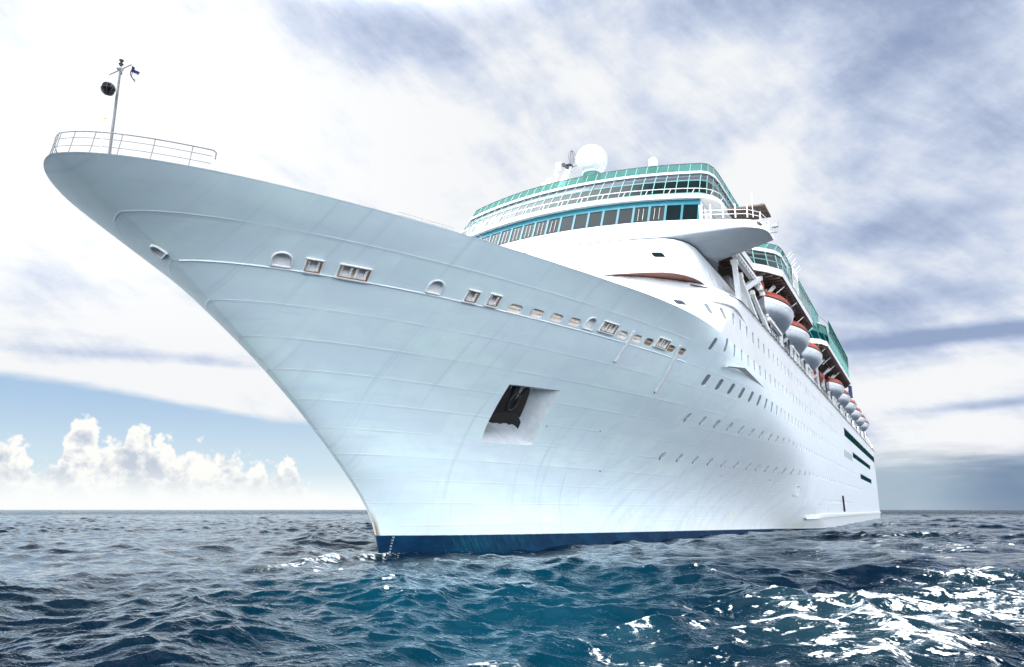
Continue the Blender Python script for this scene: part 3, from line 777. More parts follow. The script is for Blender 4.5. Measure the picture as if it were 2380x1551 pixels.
g.build('ledge_rail', M['white'], bridge)

# ---- overhanging walkway, lounge, roof
S0 = half(25.4, .018, 13.0, 14.8, 31.8, 46, 13, 6, 1)
g = MB(); g.solid([full(S0, 30.8), full([(a-.05, b) for a, b in S0], 31.0), full([(a, b) for a, b in S0], 31.2)]); walk = g.build('walkway', M['house'], ship, True, 30)
RL = half(25.35, .018, 13.0, 14.85, 31.8, 44, 13, 4, 4); rp = [Vector(p) for p in full(RL, 31.72)]
g = MB().tube(rp, .035, 6)
for i, p in enumerate(rp):
    if i % 2 == 0: g.tube([p, p + Vector((.12, .35, -.52))], .035, 5)
g.build('walkway_rail', M['white'], walk)
g = MB(); L0 = half(26.1, .0178, 13.2, 14.15, 32.6, 45, 13, 3, 9); L1 = half(27.6, .0165, 13.1, 14.0, 33.6, 45, 13, 3, 9)
L2 = half(28.65, .0165, 13.0, 13.9, 34.5, 45, 13, 3, 9); LB = half(25.95, .0178, 13.2, 14.2, 32.5, 45, 13, 3, 9)
g.solid([full(LB, 31.21), full(L0, 31.5)]); lounge = g.build('observation_lounge', M['tealpale'], ship)
def fullxy(h): return [(x, y) for x, y in reversed(h)] + [(x, -y) for x, y in h[1:]]
facade(fullxy(L0), fullxy(L1), 31.5, 33.3, .07, .06, .10, M['tealpale'], M['pane'], lounge)
facade(fullxy(L1), fullxy(L2), 33.34, 34.4, .07, .04, .10, M['tealpale'], M['paneg'], lounge, name='sloping_pane')
RF = half(28.45, .0165, 13.1, 14.05, 34.4, 45.2, 13, 3, 9)
g = MB(); g.solid([full(RF, 34.42), full(RF, 34.66)]); roof = g.build('roof', M['white'], ship)
G0 = half(28.62, .0165, 13.0, 13.95, 34.6, 45, 13, 3, 9); G1 = half(29.55, .0165, 12.9, 13.8, 35.5, 45, 13, 3, 9)
facade(fullxy(G0), fullxy(G1), 34.67, 35.88, .05, .02, .05, M['tealpale'], M['screen'], roof, name='screen_pane')
g = MB().tube([Vector(p) for p in full(G1, 35.91)], .04, 6); g.build('screen_rail', M['dark'], roof)
# awning roof slats behind the wing
g = MB()
for i in range(9):
    t = i/8; a = Vector((33.3 + 3.5*t, -13.3, 31.05)); b = Vector((33.9 + 3.2*t, -18.3, 31.05)); g.bar(a, b, .36, .14)
aw = g.build('slatted_awning', M['brown'], ship)
MB().bar((33.5, -14.9, 31.2), (37, -14.9, 31.2), .12, .12).build('awning_beam', M['grey'], aw); MB().bar((33.8, -18.0, 31.18), (37.1, -18.0, 31.18), .1, .1).build('awning_beam', M['dark'], aw)

# ---- radomes, signal mast on the roof
rc = Vector((31.8, -1.5, 38.55)); g = MB(); prof = [(1.72*math.sin(R(a)), -1.72*math.cos(R(a))) for a in range(0, 181, 9)]
g.lathe(prof, rc, (0, 0, 1), 36); rad = g.build('radome', M['boat'], ship, True, 60)
MB().lathe([(1.735, -.03), (1.735, .03)], rc + Vector((0, 0, .35)), (0, 0, 1), 36).build('seam', M['recess'], rad)
MB().lathe([(1.0, -1.55), (1.05, -1.45), (1.05, -1.38), (.9, -1.36)], rc, (0, 0, 1), 24).build('collar', M['white'], rad)
MB().lathe([(.8, -3.6), (.95, -1.6)], rc, (0, 0, 1), 20).build('pedestal', M['green'], rad, True)
g = MB().lathe([(.48, 0), (.50, .5), (.44, .85), (.25, 1.02), (.02, 1.06)], (32.3, -8, 36.55), (0, 0, 1), 20); r2 = g.build('small_radome', M['boat'], ship, True)
MB().lathe([(.3, -1.2), (.48, -.12), (.50, 0)], (32.3, -8, 36.55), (0, 0, 1), 16).build('pedestal', M['green'], r2, True)
mb_ = Vector((31.0, 1.0, 35.0)); g = MB().bar(mb_ + Vector((-.6, .6, 0)), mb_ + Vector((.0, -.35, 3.0)), .9, .6, (1, 0, 0), w2=.45, h2=.4)
sm = g.build('signal_mast', M['white'], ship)
g = MB().box(mb_ + Vector((-.2, -.2, 3.1)), (.7, .9, .10)); g.box(mb_ + Vector((-.2, .3, 3.3)), (.35, .3, .3)); g.box(mb_ + Vector((-.2, -.2, 2.8)), (.3, .3, .3)); g.build('lamp_platform', M['dark'], sm)
g = MB(); t0 = mb_ + Vector((0, -.6, 3.1)); g.tube([t0, t0 + Vector((0, 0, 1.9))], .03, 5)
for a in range(0, 360, 60):
    d = Vector((math.cos(R(a)), math.sin(R(a)), 0))*.38; g.tube([t0 + Vector((0, 0, 1.7)), t0 + Vector((0, 0, 1.55)) + d*.7, t0 + Vector((0, 0, 1.1)) + d, t0 + Vector((0, 0, .3)) + d*.7], .018, 4)
g.tube([t0 + Vector((0, 0, -.2)), t0 + Vector((-.2, -1.0, -.1)), t0 + Vector((-.2, -1.05, .3))], .035, 5); g.build('aerial', M['dark'], sm)
g = MB(); b0 = mb_ + Vector((-.5, 1.6, 0.2))
for dx_, dy_, hh in ((0, 0, 1.5), (.2, .35, 1.9), (-.2, .7, 1.3), (.1, -.5, 2.6)):
    q = b0 + Vector((dx_, dy_, 0)); g.tube([q, q + Vector((0, 0, hh))], .04, 5); g.box(q + Vector((0, 0, hh*.8)), (.35, .5, .16)); g.tube([q + Vector((0, -.35, hh)), q + Vector((0, .35, hh))], .03, 5)
g.build('horn_bracket', M['rwhite'], sm)
MB().box(mb_ + Vector((-.1, .9, 3.3)), (.3, .6, .8)).build('radar_panel', M['white'], sm)

# ---- upper side: inner walls, soffits, balconies
MB().box((130, 0, 24.6), (170, 24.6, 7.0)).build('inner_wall', M['recess'], ship)
MB().box((128, 0, 30.4), (166, 25.0, 4.0)).build('upper_house', M['white'], ship)
def sym(P): return P + [(x, -y) for x, y in reversed(P)]
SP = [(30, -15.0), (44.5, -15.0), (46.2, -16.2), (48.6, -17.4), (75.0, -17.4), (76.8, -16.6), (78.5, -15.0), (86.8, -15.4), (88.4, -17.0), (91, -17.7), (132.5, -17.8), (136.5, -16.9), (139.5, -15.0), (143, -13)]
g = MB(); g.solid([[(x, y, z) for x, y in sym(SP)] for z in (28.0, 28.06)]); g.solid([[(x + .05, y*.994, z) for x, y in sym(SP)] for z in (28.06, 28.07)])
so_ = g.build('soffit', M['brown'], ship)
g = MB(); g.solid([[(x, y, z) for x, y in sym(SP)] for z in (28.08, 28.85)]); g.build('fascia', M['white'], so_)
g = MB(); x = 31.0
def edge_y(x): return float(np.interp(x, [p[0] for p in SP], [p[1] for p in SP]))
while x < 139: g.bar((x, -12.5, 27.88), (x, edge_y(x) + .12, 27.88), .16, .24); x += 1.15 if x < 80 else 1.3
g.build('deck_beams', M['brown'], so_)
MB().bar((49, -16.1, 27.70), (75, -16.1, 27.70), .12, .14).build('pipe_run', M['dark'], so_)
MB().bar((90, -16.1, 27.70), (132, -16.1, 27.70), .12, .14).build('pipe_run', M['dark'], so_)
g = MB().bar((30, -15.1, 26.75), (48, -15.1, 26.75), .5, .75); bm_ = g.build('boat_deck_girder', M['white'], ship)
x = 31.5
while x < 47: MB().box((x, -15.36, 26.6), (.75, .04, .16)).build('slot', M['dark'], bm_); x += 1.15
for x in (52, 60.5, 68, 76, 92, 100, 108, 116): MB().bar((x, -17.2, 27.95), (x-1.6, -16.0, 26.5), .09, .09).build('tie_rod', M['white'], ship)
# forward glass box
P0 = [(44.3, -13.6), (46.3, -14.9), (47.9, -16.1), (49.6, -16.95), (51.6, -17.2), (54.2, -17.2), (57, -17.2)]
P1 = [(49.4, -12.0), (51.1, -13.9), (52.5, -15.1), (53.8, -16.0), (55.4, -16.4), (57.5, -16.4), (60, -16.4)]
P2 = [(54.0, -12.0), (55.4, -13.9), (56.6, -15.0), (57.8, -15.8), (59.6, -16.1), (62, -16.1), (65, -16.1)]
gb = MB().solid([[(x, y, 28.87) for x, y in [(44, -10)] + P0 + [(60, -10)]], [(x, y, 29.0) for x, y in [(44, -10)] + P0 + [(60, -10)]]]).build('glass_gallery', M['white'], ship)
facade(P0, [((a[0]+b[0])/2, (a[1]+b[1])/2) for a, b in zip(P0, P1)], 29.0, 30.75, .09, .07, .1, M['tealpale'], M['pane'], gb)
facade([((a[0]+b[0])/2, (a[1]+b[1])/2) for a, b in zip(P0, P1)], P1, 30.8, 32.5, .09, .07, .1, M['tealpale'], M['pane'], gb)
g = MB().solid([[(x, y, z) for x, y in [(50, -9)] + [(a-.15, b-.12) for a, b in P1] + [(60, -9)]] for z in (32.53, 32.95)]); g.build('band', M['white'], gb)
facade(P1, P2, 32.97, 34.9, .09, .05, .08, M['tealpale'], M['screen'], gb, name='screen_pane')
MB().tube([(*p, 34.93) for p in P2] + [(98, -16.1, 34.93)], .06, 6).build('top_rail', M['green'], gb)
# open balustrade aft of it and high screen behind
def balustrade(x0, x1, y, z0, z1, step, pm, parent, tilt=0.0):
    g = MB(); x = x0
    while x <= x1: g.bar((x, y, z0), (x, y + tilt, z1), .07, .07); x += step
    g.bar((x0, y + tilt, z1), (x1, y + tilt, z1), .14, .12); g.bar((x0, y, z0 + .2), (x1, y, z0 + .2), .06, .06)
    return g.build('balustrade', pm, parent)
bal = balustrade(56, 75.2, -17.25, 28.86, 31.35, 1.05, M['grey'], ship)
MB().box((65.6, -17.2, 30.1), (19.2, .03, 2.3)).build('screen_pane', M['screen'], bal)
b2 = balustrade(65, 98, -16.1, 31.4, 34.85, 2.0, M['tealpale'], ship); MB().box((81, -16.05, 33.1), (33, .03, 3.3)).build('screen_pane', M['screen'], b2)
MB().bar((75.3, -17.2, 31.3), (75.3, -16.1, 34.8), .15, .15).build('end_post', M['green'], b2)
# stair and ladder clutter between the glass box and the balustrade
g = MB()
for i in range(5):
    x = 57.0 + i*1.1; g.bar((x, -17.45, 29.0), (x + 1.6, -17.3, 32.2), .06, .06); g.bar((x + .5, -17.5, 31.2), (x + 2.0, -17.3, 31.0), .05, .05)
for x in (63, 66.5, 70): g.tube([(x, -16.2, 34.9), (x, -16.9, 35.6), (x + 1.2, -16.9, 35.6), (x + 1.2, -16.2, 34.9)], .03, 4)
g.build('ladder', M['white'], ship)
# after glass gallery
Q0 = [(86.6, -14.2), (88.4, -15.9), (90.2, -16.9), (92.6, -17.5), (95.5, -17.6)]; Q1 = [(88.6, -13.4), (90.2, -15.2), (92, -16.2), (94.4, -16.9), (97.5, -17.3)]
Q2 = [(91.4, -13.0), (92.8, -14.8), (94.6, -15.9), (96.8, -16.6), (99, -17.0)]
gc = MB().solid([[(x, y, z) for x, y in [(86, -10)] + Q0 + [(98, -10)]] for z in (28.87, 29.0)]).build('glass_gallery', M['white'], ship)
facade(Q0, Q1, 29.0, 30.9, .12, .10, .12, M['teal'], M['bigglass'], gc); facade(Q1, Q2, 31.0, 33.0, .12, .10, .12, M['green'], M['screen'], gc, name='screen_pane')
MB().solid([[(x, y, z) for x, y in [(90, -9)] + Q2 + [(100, -9)]] for z in (33.05, 33.2)]).build('band', M['white'], gc)
MB().tube([(91.4, -13.0, 34.3), (93, -15, 34.3), (96.5, -16.6, 34.2), (99.5, -17.2, 33.8), (104, -17.6, 33.1)], .05, 5).build('top_rail', M['grey'], gc)
b3 = balustrade(95.5, 132.5, -17.68, 28.86, 31.4, 1.1, M['tealpale'], ship); MB().box((114, -17.6, 30.1), (36.8, .05, 2.5)).build('screen_pane', M['screen'], b3)
b4 = balustrade(97.5, 134.5, -17.6, 31.45, 33.7, 1.6, M['green'], ship); MB().box((116, -17.55, 32.6), (36.8, .04, 2.1)).build('screen_pane', M['bigglass'], b4)
for x, z in ((128, 38), (131, 36.5)): MB().tube([(x, -15.5, 33), (x, -15.5, z)], .04, 4).build('whip_aerial', M['white'], ship)
MB().box((134.5, -17.5, 26.6), (1.6, .6, 2.4)).build('life_raft_cradle', plain('blue_canvas', (.02, .06, .16), .7), ship)

# ---- boat deck rails, lockers, davits
g = MB(); x = 46.0; random.seed(3)
while x < 232:
    g.tube([(x, -15.75, 21.0), (x, -15.75, 22.1)], .035, 5); x += 1.6
for h in (21.4, 21.75, 22.1): g.tube([(46, -15.75, h), (232, -15.75, h)], .03, 5)
g.build('boat_deck_rail', M['white'], ship)
x = 47.0
while x < 228:
    w = random.uniform(.6, 2.0); h = random.uniform(.6, 2.2); MB().box((x, -15.0 + random.uniform(-.2, .5), 21 + h/2), (w, .8, h)).build('deck_locker', M['rwhite'], ship); x += w + random.uniform(.8, 3.0)
x = 48.0
while x < 232:
    w = random.uniform(.4, 1.6); h = random.uniform(.5, 1.6); MB().box((x, -15.2 + random.uniform(-.2, .5), 21.1 + random.uniform(0, 1.0) + h/2), (w, .6, h)).build('winch_gear', M['dark'], ship); x += w + random.uniform(1.5, 4.0)
def davit(x, s=1):
    g = MB(); g.bar((x, -15.5, 21.0), (x, -15.1, 26.2), .42, .36, w2=.36); g.bar((x, -15.15, 25.9), (x + .1*s, -16.4, 27.1), .30, .34); g.bar((x, -15.2, 23.2), (x + .9*s, -14.0, 26.9), .16, .16)
    g.bar((x, -15.55, 22.6), (x, -16.1, 23.0), .25, .3); d = g.build('davit', M['white'], ship)
    MB().lathe([(.16, -.22), (.16, .22)], (x + .1*s, -16.35, 27.05), (1, 0, 0), 10).build('sheave', M['grey'], d, True)
    g = MB(); g.bar((x - .25, -15.6, 21.3), (x - .25, -15.5, 25.0), .03, .2, mi=0); g.tube([(x, -16.4, 27.0), (x, -15.9, 26.6)], .05, 5); g.build('fall_wire', M['dark'], d)
BOATX = [53.5, 68.0, 82.5, 118.5, 133.0, 147.5, 162.5, 177.0, 191.5]
for bx in BOATX: davit(bx - 4.6, -1); davit(bx + 4.6, 1)
for x in (97, 106, 203, 212): davit(x)
def gantry(a, b, w, name='davit_post'):
    o = MB().bar(a, b, w, w*.8, (0, 1, 0)).build(name, M['white'], ship)
    d = (Vector(b) - Vector(a)).normalized()
    MB().bar(Vector(b) - d*.1, Vector(b) + d*.35, w*1.35, w*1.1, (0, 1, 0)).build('cap', M['rwhite'], o); return o
gantry((33.9, -15.3, 21.0), (33.8, -15.1, 25.6), .55); gantry((40.0, -15.75, 21.0), (35.6, -15.2, 24.7), .50); gantry((38.2, -15.3, 21.0), (36.6, -15.0, 24.2), .45)
gantry((46.2, -15.85, 21.2), (40.6, -15.4, 24.2), .42)
ar = MB().bar((37.2, -15.0, 23.9), (46.4, -15.25, 27.6), .62, .50, (0, 1, 0), w2=.5).build('davit_arm', M['white'], ship)
MB().lathe([(.30, -.3), (.33, -.25), (.33, .25), (.30, .3)], (46.5, -15.25, 27.65), (0, 1, 0), 14).build('sheave', M['white'], ar, True)
g = MB(); g.box((46.0, -15.3, 26.3), (.7, .5, .5)); g.box((46.6, -15.4, 25.8), (.5, .5, .4)); g.bar((45.9, -15.3, 27.3), (46.2, -15.3, 26.4), .12, .12); g.build('block', M['rwhite'], ar)
MB().tube([(46.6, -15.4, 27.4), (46.9, -15.5, 26.9), (46.8, -15.5, 26.2)], .09, 6).build('hose', M['orange'], ar)
g = MB(); g.bar((46.5, -15.9, 22.9), (54.5, -15.9, 22.7), .3, .35); g.bar((54.3, -15.9, 22.8), (54.3, -15.9, 21.0), .35, .35); g.bar((47, -15.7, 23.5), (49, -15.6, 23.0), .2, .2); g.build('cradle_frame', M['white'], ship)
for bx in BOATX[1:]:
    g = MB(); g.bar((bx - 5.5, -15.85, 22.9), (bx + 1, -15.85, 22.8), .28, .3)
    for q in (-5.5, -2.2, 1): g.bar((bx + q, -15.85, 22.9), (bx + q, -15.85, 21), .28, .28)
    g.build('cradle_frame', M['white'], ship)
# gear at the far end of the boat deck
g = MB()
for i in range(14):
    x = 206 + i*2.4; g.bar((x, -15.5, 21), (x + random.uniform(-1, 1), -15.6, 24.2 - i*.12 + random.uniform(-.5, .5)), .15, .15)
g.tube([(206, -15.6, 24.8), (225, -15.8, 23.4), (238, -15.6, 22.2)], .08, 5); g.tube([(206, -15.6, 23.2), (222, -15.8, 22.8), (238, -15.6, 21.6)], .08, 5)
g.box((232, -15.4, 22.0), (5, 1.0, .5)); g.build('stern_deck_gear', M['rwhite'], ship)

# ---- fore deck: rail, mast, light post
def sheer_pt(d, inset=.0):
    xs = stem_x(SHEER); return Vector((xs + d + inset*.4, -max(half_beam(SHEER, d) - inset, 0), SHEER))
_ds = [.0, .004, .02, .08, .2, .4, .7, 1.1, 1.6, 2.2, 2.9, 3.4, 3.9, 4.4]
def rail_line(h, dmax, lean=.30):
    P = [sheer_pt(d, .12) for d in np.linspace(0, 1, 26)**2.2 * (dmax - 1.05)]; Q = [Vector((p.x + lean*h*.6, p.y*(1 - .02*h), p.z + h)) for p in P]
    return [Vector((q.x, -q.y, q.z)) for q in reversed(Q[1:])] + Q
g = MB()
for h, r in ((1.02, .026), (.72, .014), (.36, .014)): g.tube(rail_line(h, 5.0), r, 6)
top = rail_line(1.02, 5.0); base = rail_line(0.0, 5.0)
for i in range(0, len(top), 4): g.tube([base[i], top[i]], .020, 5)
for s in (0, -1): g.tube([top[s], top[s] + Vector((.15, 0, -.05)), top[s] + Vector((.12, 0, -.36))], .03, 5)
g.build('bow_rail', M['rail'], ship)
for (a, b) in ((-10.0, -7.0), (-6.0, -4.2)):
    g = MB(); P = []
    for x in np.linspace(a, b, 6): d = x - stem_x(SHEER); P.append(Vector((x, -(half_beam(SHEER, d) - .25), SHEER)))
    for h in (.14, .28): g.tube([p + Vector((0, 0, h)) for p in P], .013, 5)
    for p in P[::2] + [P[-1]]: g.tube([p, p + Vector((0, 0, .28))], .012, 5)
    g.build('bulwark_rail', M['grey'], ship)
mx = -19.44
g = MB().tube([(mx, 0, 15.9), (mx, 0, 21.05)], [.075, .05], 10); fm = g.build('foremast', M['rail'], ship, True)
MB().tube([(-19.86, .05, 20.72), (-19.0, -.05, 21.66)], .022, 6).build('yard', M['dark'], fm)
g = MB()
for z, r in ((21.62, .10), (21.44, .10)):
    g.lathe([(.03, -.09), (.06, -.07), (.06, -.01), (r, 0), (r, .025), (.05, .06), (.02, .08)], (mx, 0, z), (0, 0, 1), 12)
g.tube([(mx, 0, 21.0), (mx, 0, 21.7)], .025, 6); g.tube([(mx+.08, 0, 20.98), (mx+.08, 0, 21.16)], .02, 6); g.build('lantern', M['black'], fm, True)
MB().lathe([(.02, -.1), (.16, 0), (.13, .03), (.05, .12)], (mx, 0, 21.2), (0, 0, 1), 12).build('bell_hood', M['grey'], fm, True)
g = MB(); g.tube([(-19.91, 0, 19.65), (-20.3, 0, 16.9)], .008, 4); g.tube([(-19.12, 0, 20.64), (-19.35, 0, 16.9)], .006, 4); g.tube([(-19.0, 0, 20.3), (-18.96, 0, 18.6), (-19.0, 0, 16.4)], .006, 4)
g.tube([(-19.86, 0, 20.72), (-19.88, 0, 20.4)], .012, 4); g.build('halyard', M['rope'], fm)
g = MB().tube([(-19.82, 0, 15.9), (-19.83, 0, 18.35)], .055, 8); lp = g.build('light_post', M['white'], ship, True)
MB().lathe([(.10, 0), (.12, .03), (.13, .06), (.10, .14), (.06, .24), (.05, .27)], (-19.84, 0, 18.33), (0, 0, 1), 10).build('lantern', M['rwhite'], lp, True)
MB().lathe([(.045, 0), (.05, .05), (.02, .11)], (-19.84, 0, 18.60), (0, 0, 1), 10).build('lamp', M['yellow'], lp, True)
g = MB().tube([(-19.6, -.1, 15.9), (-19.58, -.1, 18.1)], .02, 5); g.build('stay', M['rope'], lp)
g = MB(); g.tube([(-18.3, -.8, 15.9), (-18.3, -.8, 17.3)], .06, 6); g.tube([(-18.0, -1.2, 15.9), (-18.0, -1.2, 17.0), (-18.3, -.8, 17.2)], .03, 5); g.box((-18.4, -1.0, 16.3), (.25, .25, .6)); g.build('windlass_post', M['rwhite'], ship)

# ------------------------------------------------------------------ things carried by the ship
# black anchor ball: two crossed discs
ab = empty('anchor_ball', (-19.86, 0, 20.04), 'black signal ball of crossed discs hanging beside the foremast', 'signal ball')
dk = MB(); dk.lathe([(.30, -.006), (.30, .006)], (0, 0, 0), (0, 1, 0), 24)
for nn in ((1, 0, 0), (.7, .7, 0), (.7, -.7, 0), (0, 0, 1)):
    d = MB().lathe([(.29, -.006), (.29, .006)], (0, 0, 0), nn, 24).build('disc', M['dark'], ab)
dk.build('disc', M['dark'], ab)
# flag, limp in the wind
fl_ = empty('flag', (-19.0, -.02, 21.4), 'small navy and white flag flying beside the foremast top', 'flag')
def cloth(x0, x1, z0, z1, mat, name, off):
    g = MB(); n = 9; rings = []
    for s in (0, 1):
        for j in range(n):
            pass
    V = []; F = []
    for j in range(n):
        for i in range(n):
            a, b = x0 + (x1-x0)*i/(n-1), z0 + (z1-z0)*j/(n-1)
            V.append((a + .05*math.sin(b*9), off + .05*math.sin(a*11 + b*5) - .02, b - .35*a*.6))
    F = [(j*n+i, j*n+i+1, (j+1)*n+i+1, (j+1)*n+i) for j in range(n-1) for i in range(n-1)]
    g.add(V, F); return g.build(name, mat, fl_, True)
cloth(0.0, .40, -.38, .30, M['cloth'], 'flag_cloth', 0)
cloth(.02, .14, -.34, .26, M['navy'], 'navy_field', -.012); cloth(.02, .34, .02, .16, M['navy'], 'navy_field', -.012); cloth(.04, .30, -.36, -.26, M['navy'], 'navy_field', -.012)
cloth(.06, .11, -.20, -.04, M['cloth'], 'white_emblem', -.02)

# anchor stowed in its pocket
anc = empty('anchor', (5.35, -5.75, 9.05), 'black ship anchor stowed in the square pocket in the bow', 'anchor')
av = (AQ[0] + AQ[1] - AQ[2] - AQ[3]).normalized(); au = (AQ[1] - AQ[0]).normalized(); ann = -an
o = Vector((0, 0, 0)); L = lambda a, b, c=0: o + au*a + av*b + an*c
g = MB(); g.solid([[L(-.25, -1.0, -.2), L(.25, -1.0, -.2), L(.25, -1.0, .18), L(-.25, -1.0, .18)], [L(-.17, 1.9, -.25), L(.17, 1.9, -.25), L(.17, 1.9, .05), L(-.17, 1.9, .05)]]); g.build('shank', M['anchor'], anc)
cr = [(-1.25, -.62), (-1.32, -.98), (-1.0, -1.05), (-.55, -1.02), (-.45, -1.08), (-.25, -1.07), (-.15, -1.0), (.25, -1.0), (.36, -1.08), (.55, -1.09), (.66, -1.03), (1.0, -1.12), (1.42, -1.36), (1.38, -.85), (.95, -.45), (.3, -.30), (-.4, -.30)]
g = MB(); g.solid([[L(a, b, -.35) for a, b in cr], [L(a*.98, b, .32) for a, b in cr]]); g.build('crown', M['anchor'], anc)
for s in (-1, 1):
    fk = [(s*.25, -.5), (s*1.25, -.6), (s*1.20, .3), (s*1.05, 1.2), (s*.85, 1.7), (s*.60, 1.3), (s*.38, .5)]
    g = MB(); g.solid([[L(a, b, -.05) for a, b in fk], [L(a, b, .16) for a, b in fk]]); g.build('fluke', M['anchor'], anc)
g = MB(); P = [L(.36*math.cos(a), .55 + .62*math.sin(a), .26) for a in np.linspace(0, 2*math.pi, 20)]; g.tube(P, .055, 6, cap=False); g.build('shackle', M['dark'], anc, True)

for ch in anc.children: ch.scale = (1.05, 1.05, 1.05)
# lifeboats
def make_boat():
    root = empty('lifeboat', (0, 0, 0), 'x', 'lifeboat', 'lifeboats in davits along the boat deck')
    L, B, D = 6.0, 2.02, 2.05; N = 26
    def sec(t, canopy=False):
        b = (B*(1 - abs(t)**2.5)**.62 if t > 0 else B*(1 - abs(t)**2.2)**.85) if abs(t) < 1 else 0.0
        zg = .28*t*t; zk = -D + (.9*max(0, -t)**3.2 + .10*max(0, t)**4)*1.0; x = t*L + (-.35*max(0, -t)**2)
        return x, max(b, .02), zg, zk
    rings = []
    for i in range(N + 1):
        t = -1 + 2*i/N; x, b, zg, zk = sec(t); r = []
        for k in range(17):
            q = -1 + k/8.0; h = 1 - abs(q); y = math.copysign(b*(1 - h**2.1), q) if abs(q) > 1e-6 else 0; z = zg + (zk - zg)*h**.9
            r.append((x + (zk - z)*.0, y, z))
        rings.append(r)
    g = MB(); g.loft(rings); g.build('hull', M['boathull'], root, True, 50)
    g = MB(); pth = []; 
    for sgn in (1, -1):
        g.tube([(sec(t)[0], sgn*(sec(t)[1] + .02), sec(t)[2] + .02) for t in np.linspace(-1, 1, 28)], .07, 6)
    g.build('rubbing_strake', M['black'], root, True)
    rings = []
    for i in range(N + 1):
        t = -1 + 2*i/N; x, b, zg, zk = sec(t); h = 1.25*(1 - abs(t)**3.2)**.6 + .02; r = []
        for k in range(13):
            a = math.pi*k/12; c = math.cos(a); s = math.sin(a)
            r.append((x*.985, (b*.96)*math.copysign(abs(c)**.75, c), zg + .04 + h*s**.75))
        rings.append(r)
    g = MB(); g.loft(rings); g.build('canopy', M['orange'], root, True, 50)
    for i in range(7):
        x = -3.6 + i*1.2
        for s in (-1, 1): MB().prism(rrect(.55, .28, .08), Vector((x, s*1.93, .55)), Vector((1, 0, 0)), Vector((0, -s*.25, 1)).normalized(), Vector((0, s, .25)).normalized(), 0, .05).build('canopy_window', M['pane'], root)
    g = MB(); g.tube([(-6.2, 0, .2), (-5.85, 0, -.75), (-4.9, 0, -1.62), (-3.0, 0, -2.03), (2, 0, -2.1), (5.6, 0, -2.02)], .035, 6); g.build('keel', M['grey'], root, True)
    g = MB(); g.box((5.85, 0, -1.7), (.35, .06, .8)); g.lathe([(.25, -.03), (.25, .03)], (5.55, 0, -1.75), (1, 0, 0), 12); g.build('rudder', M['dark'], root)
    for s in (-4.6, 4.6): MB().box((s, 0, 1.15), (.3, .25, .6)).build('lifting_hook', M['grey'], root)
    g = MB()
    for s in (-1, 1):
        g.tube([(t*5.4, s*(sec(t)[1] + .03), -.28 - .12*abs(math.sin(t*9))) for t in np.linspace(-.8, .8, 40)], .015, 4)
    g.build('grab_line', M['rope'], root)
    return root
lbl = ['foremost lifeboat, largest in view, its bow toward us under the bridge wing', 'second lifeboat from the bow, partly behind the foremost one', 'third lifeboat from the bow, last before the gap in the row',
       'lifeboat just aft of the gap, under the second glass gallery', 'second lifeboat aft of the gap in the row', 'third lifeboat aft of the gap in the row', 'fourth lifeboat aft of the gap in the row',
       'second to last lifeboat before the stern', 'sternmost lifeboat, smallest and last of the row']
boat0 = make_boat()
for i, bx in enumerate(BOATX):
    b = boat0 if i == 0 else copy_tree(boat0)
    b.location = (bx, -15.45, 25.45); b['label'] = lbl[i]
rb = empty('rescue_boat', (100.5, -14.6, 25.0), 'small dark red rescue boat stowed in the gap between lifeboats', 'rescue boat')
src = {c.name.split('.')[0]: c for c in boat0.children}
for nme, m in (('hull', M['orange']), ('canopy', M['orange']), ('rubbing_strake', M['black'])):
    c = src[nme].copy(); c.data = src[nme].data.copy(); c.data.materials[0] = m; C.objects.link(c); c.parent = rb; c.scale = (.62, .62, .62)
    if nme == 'canopy': c.scale = (.55, .55, .5)

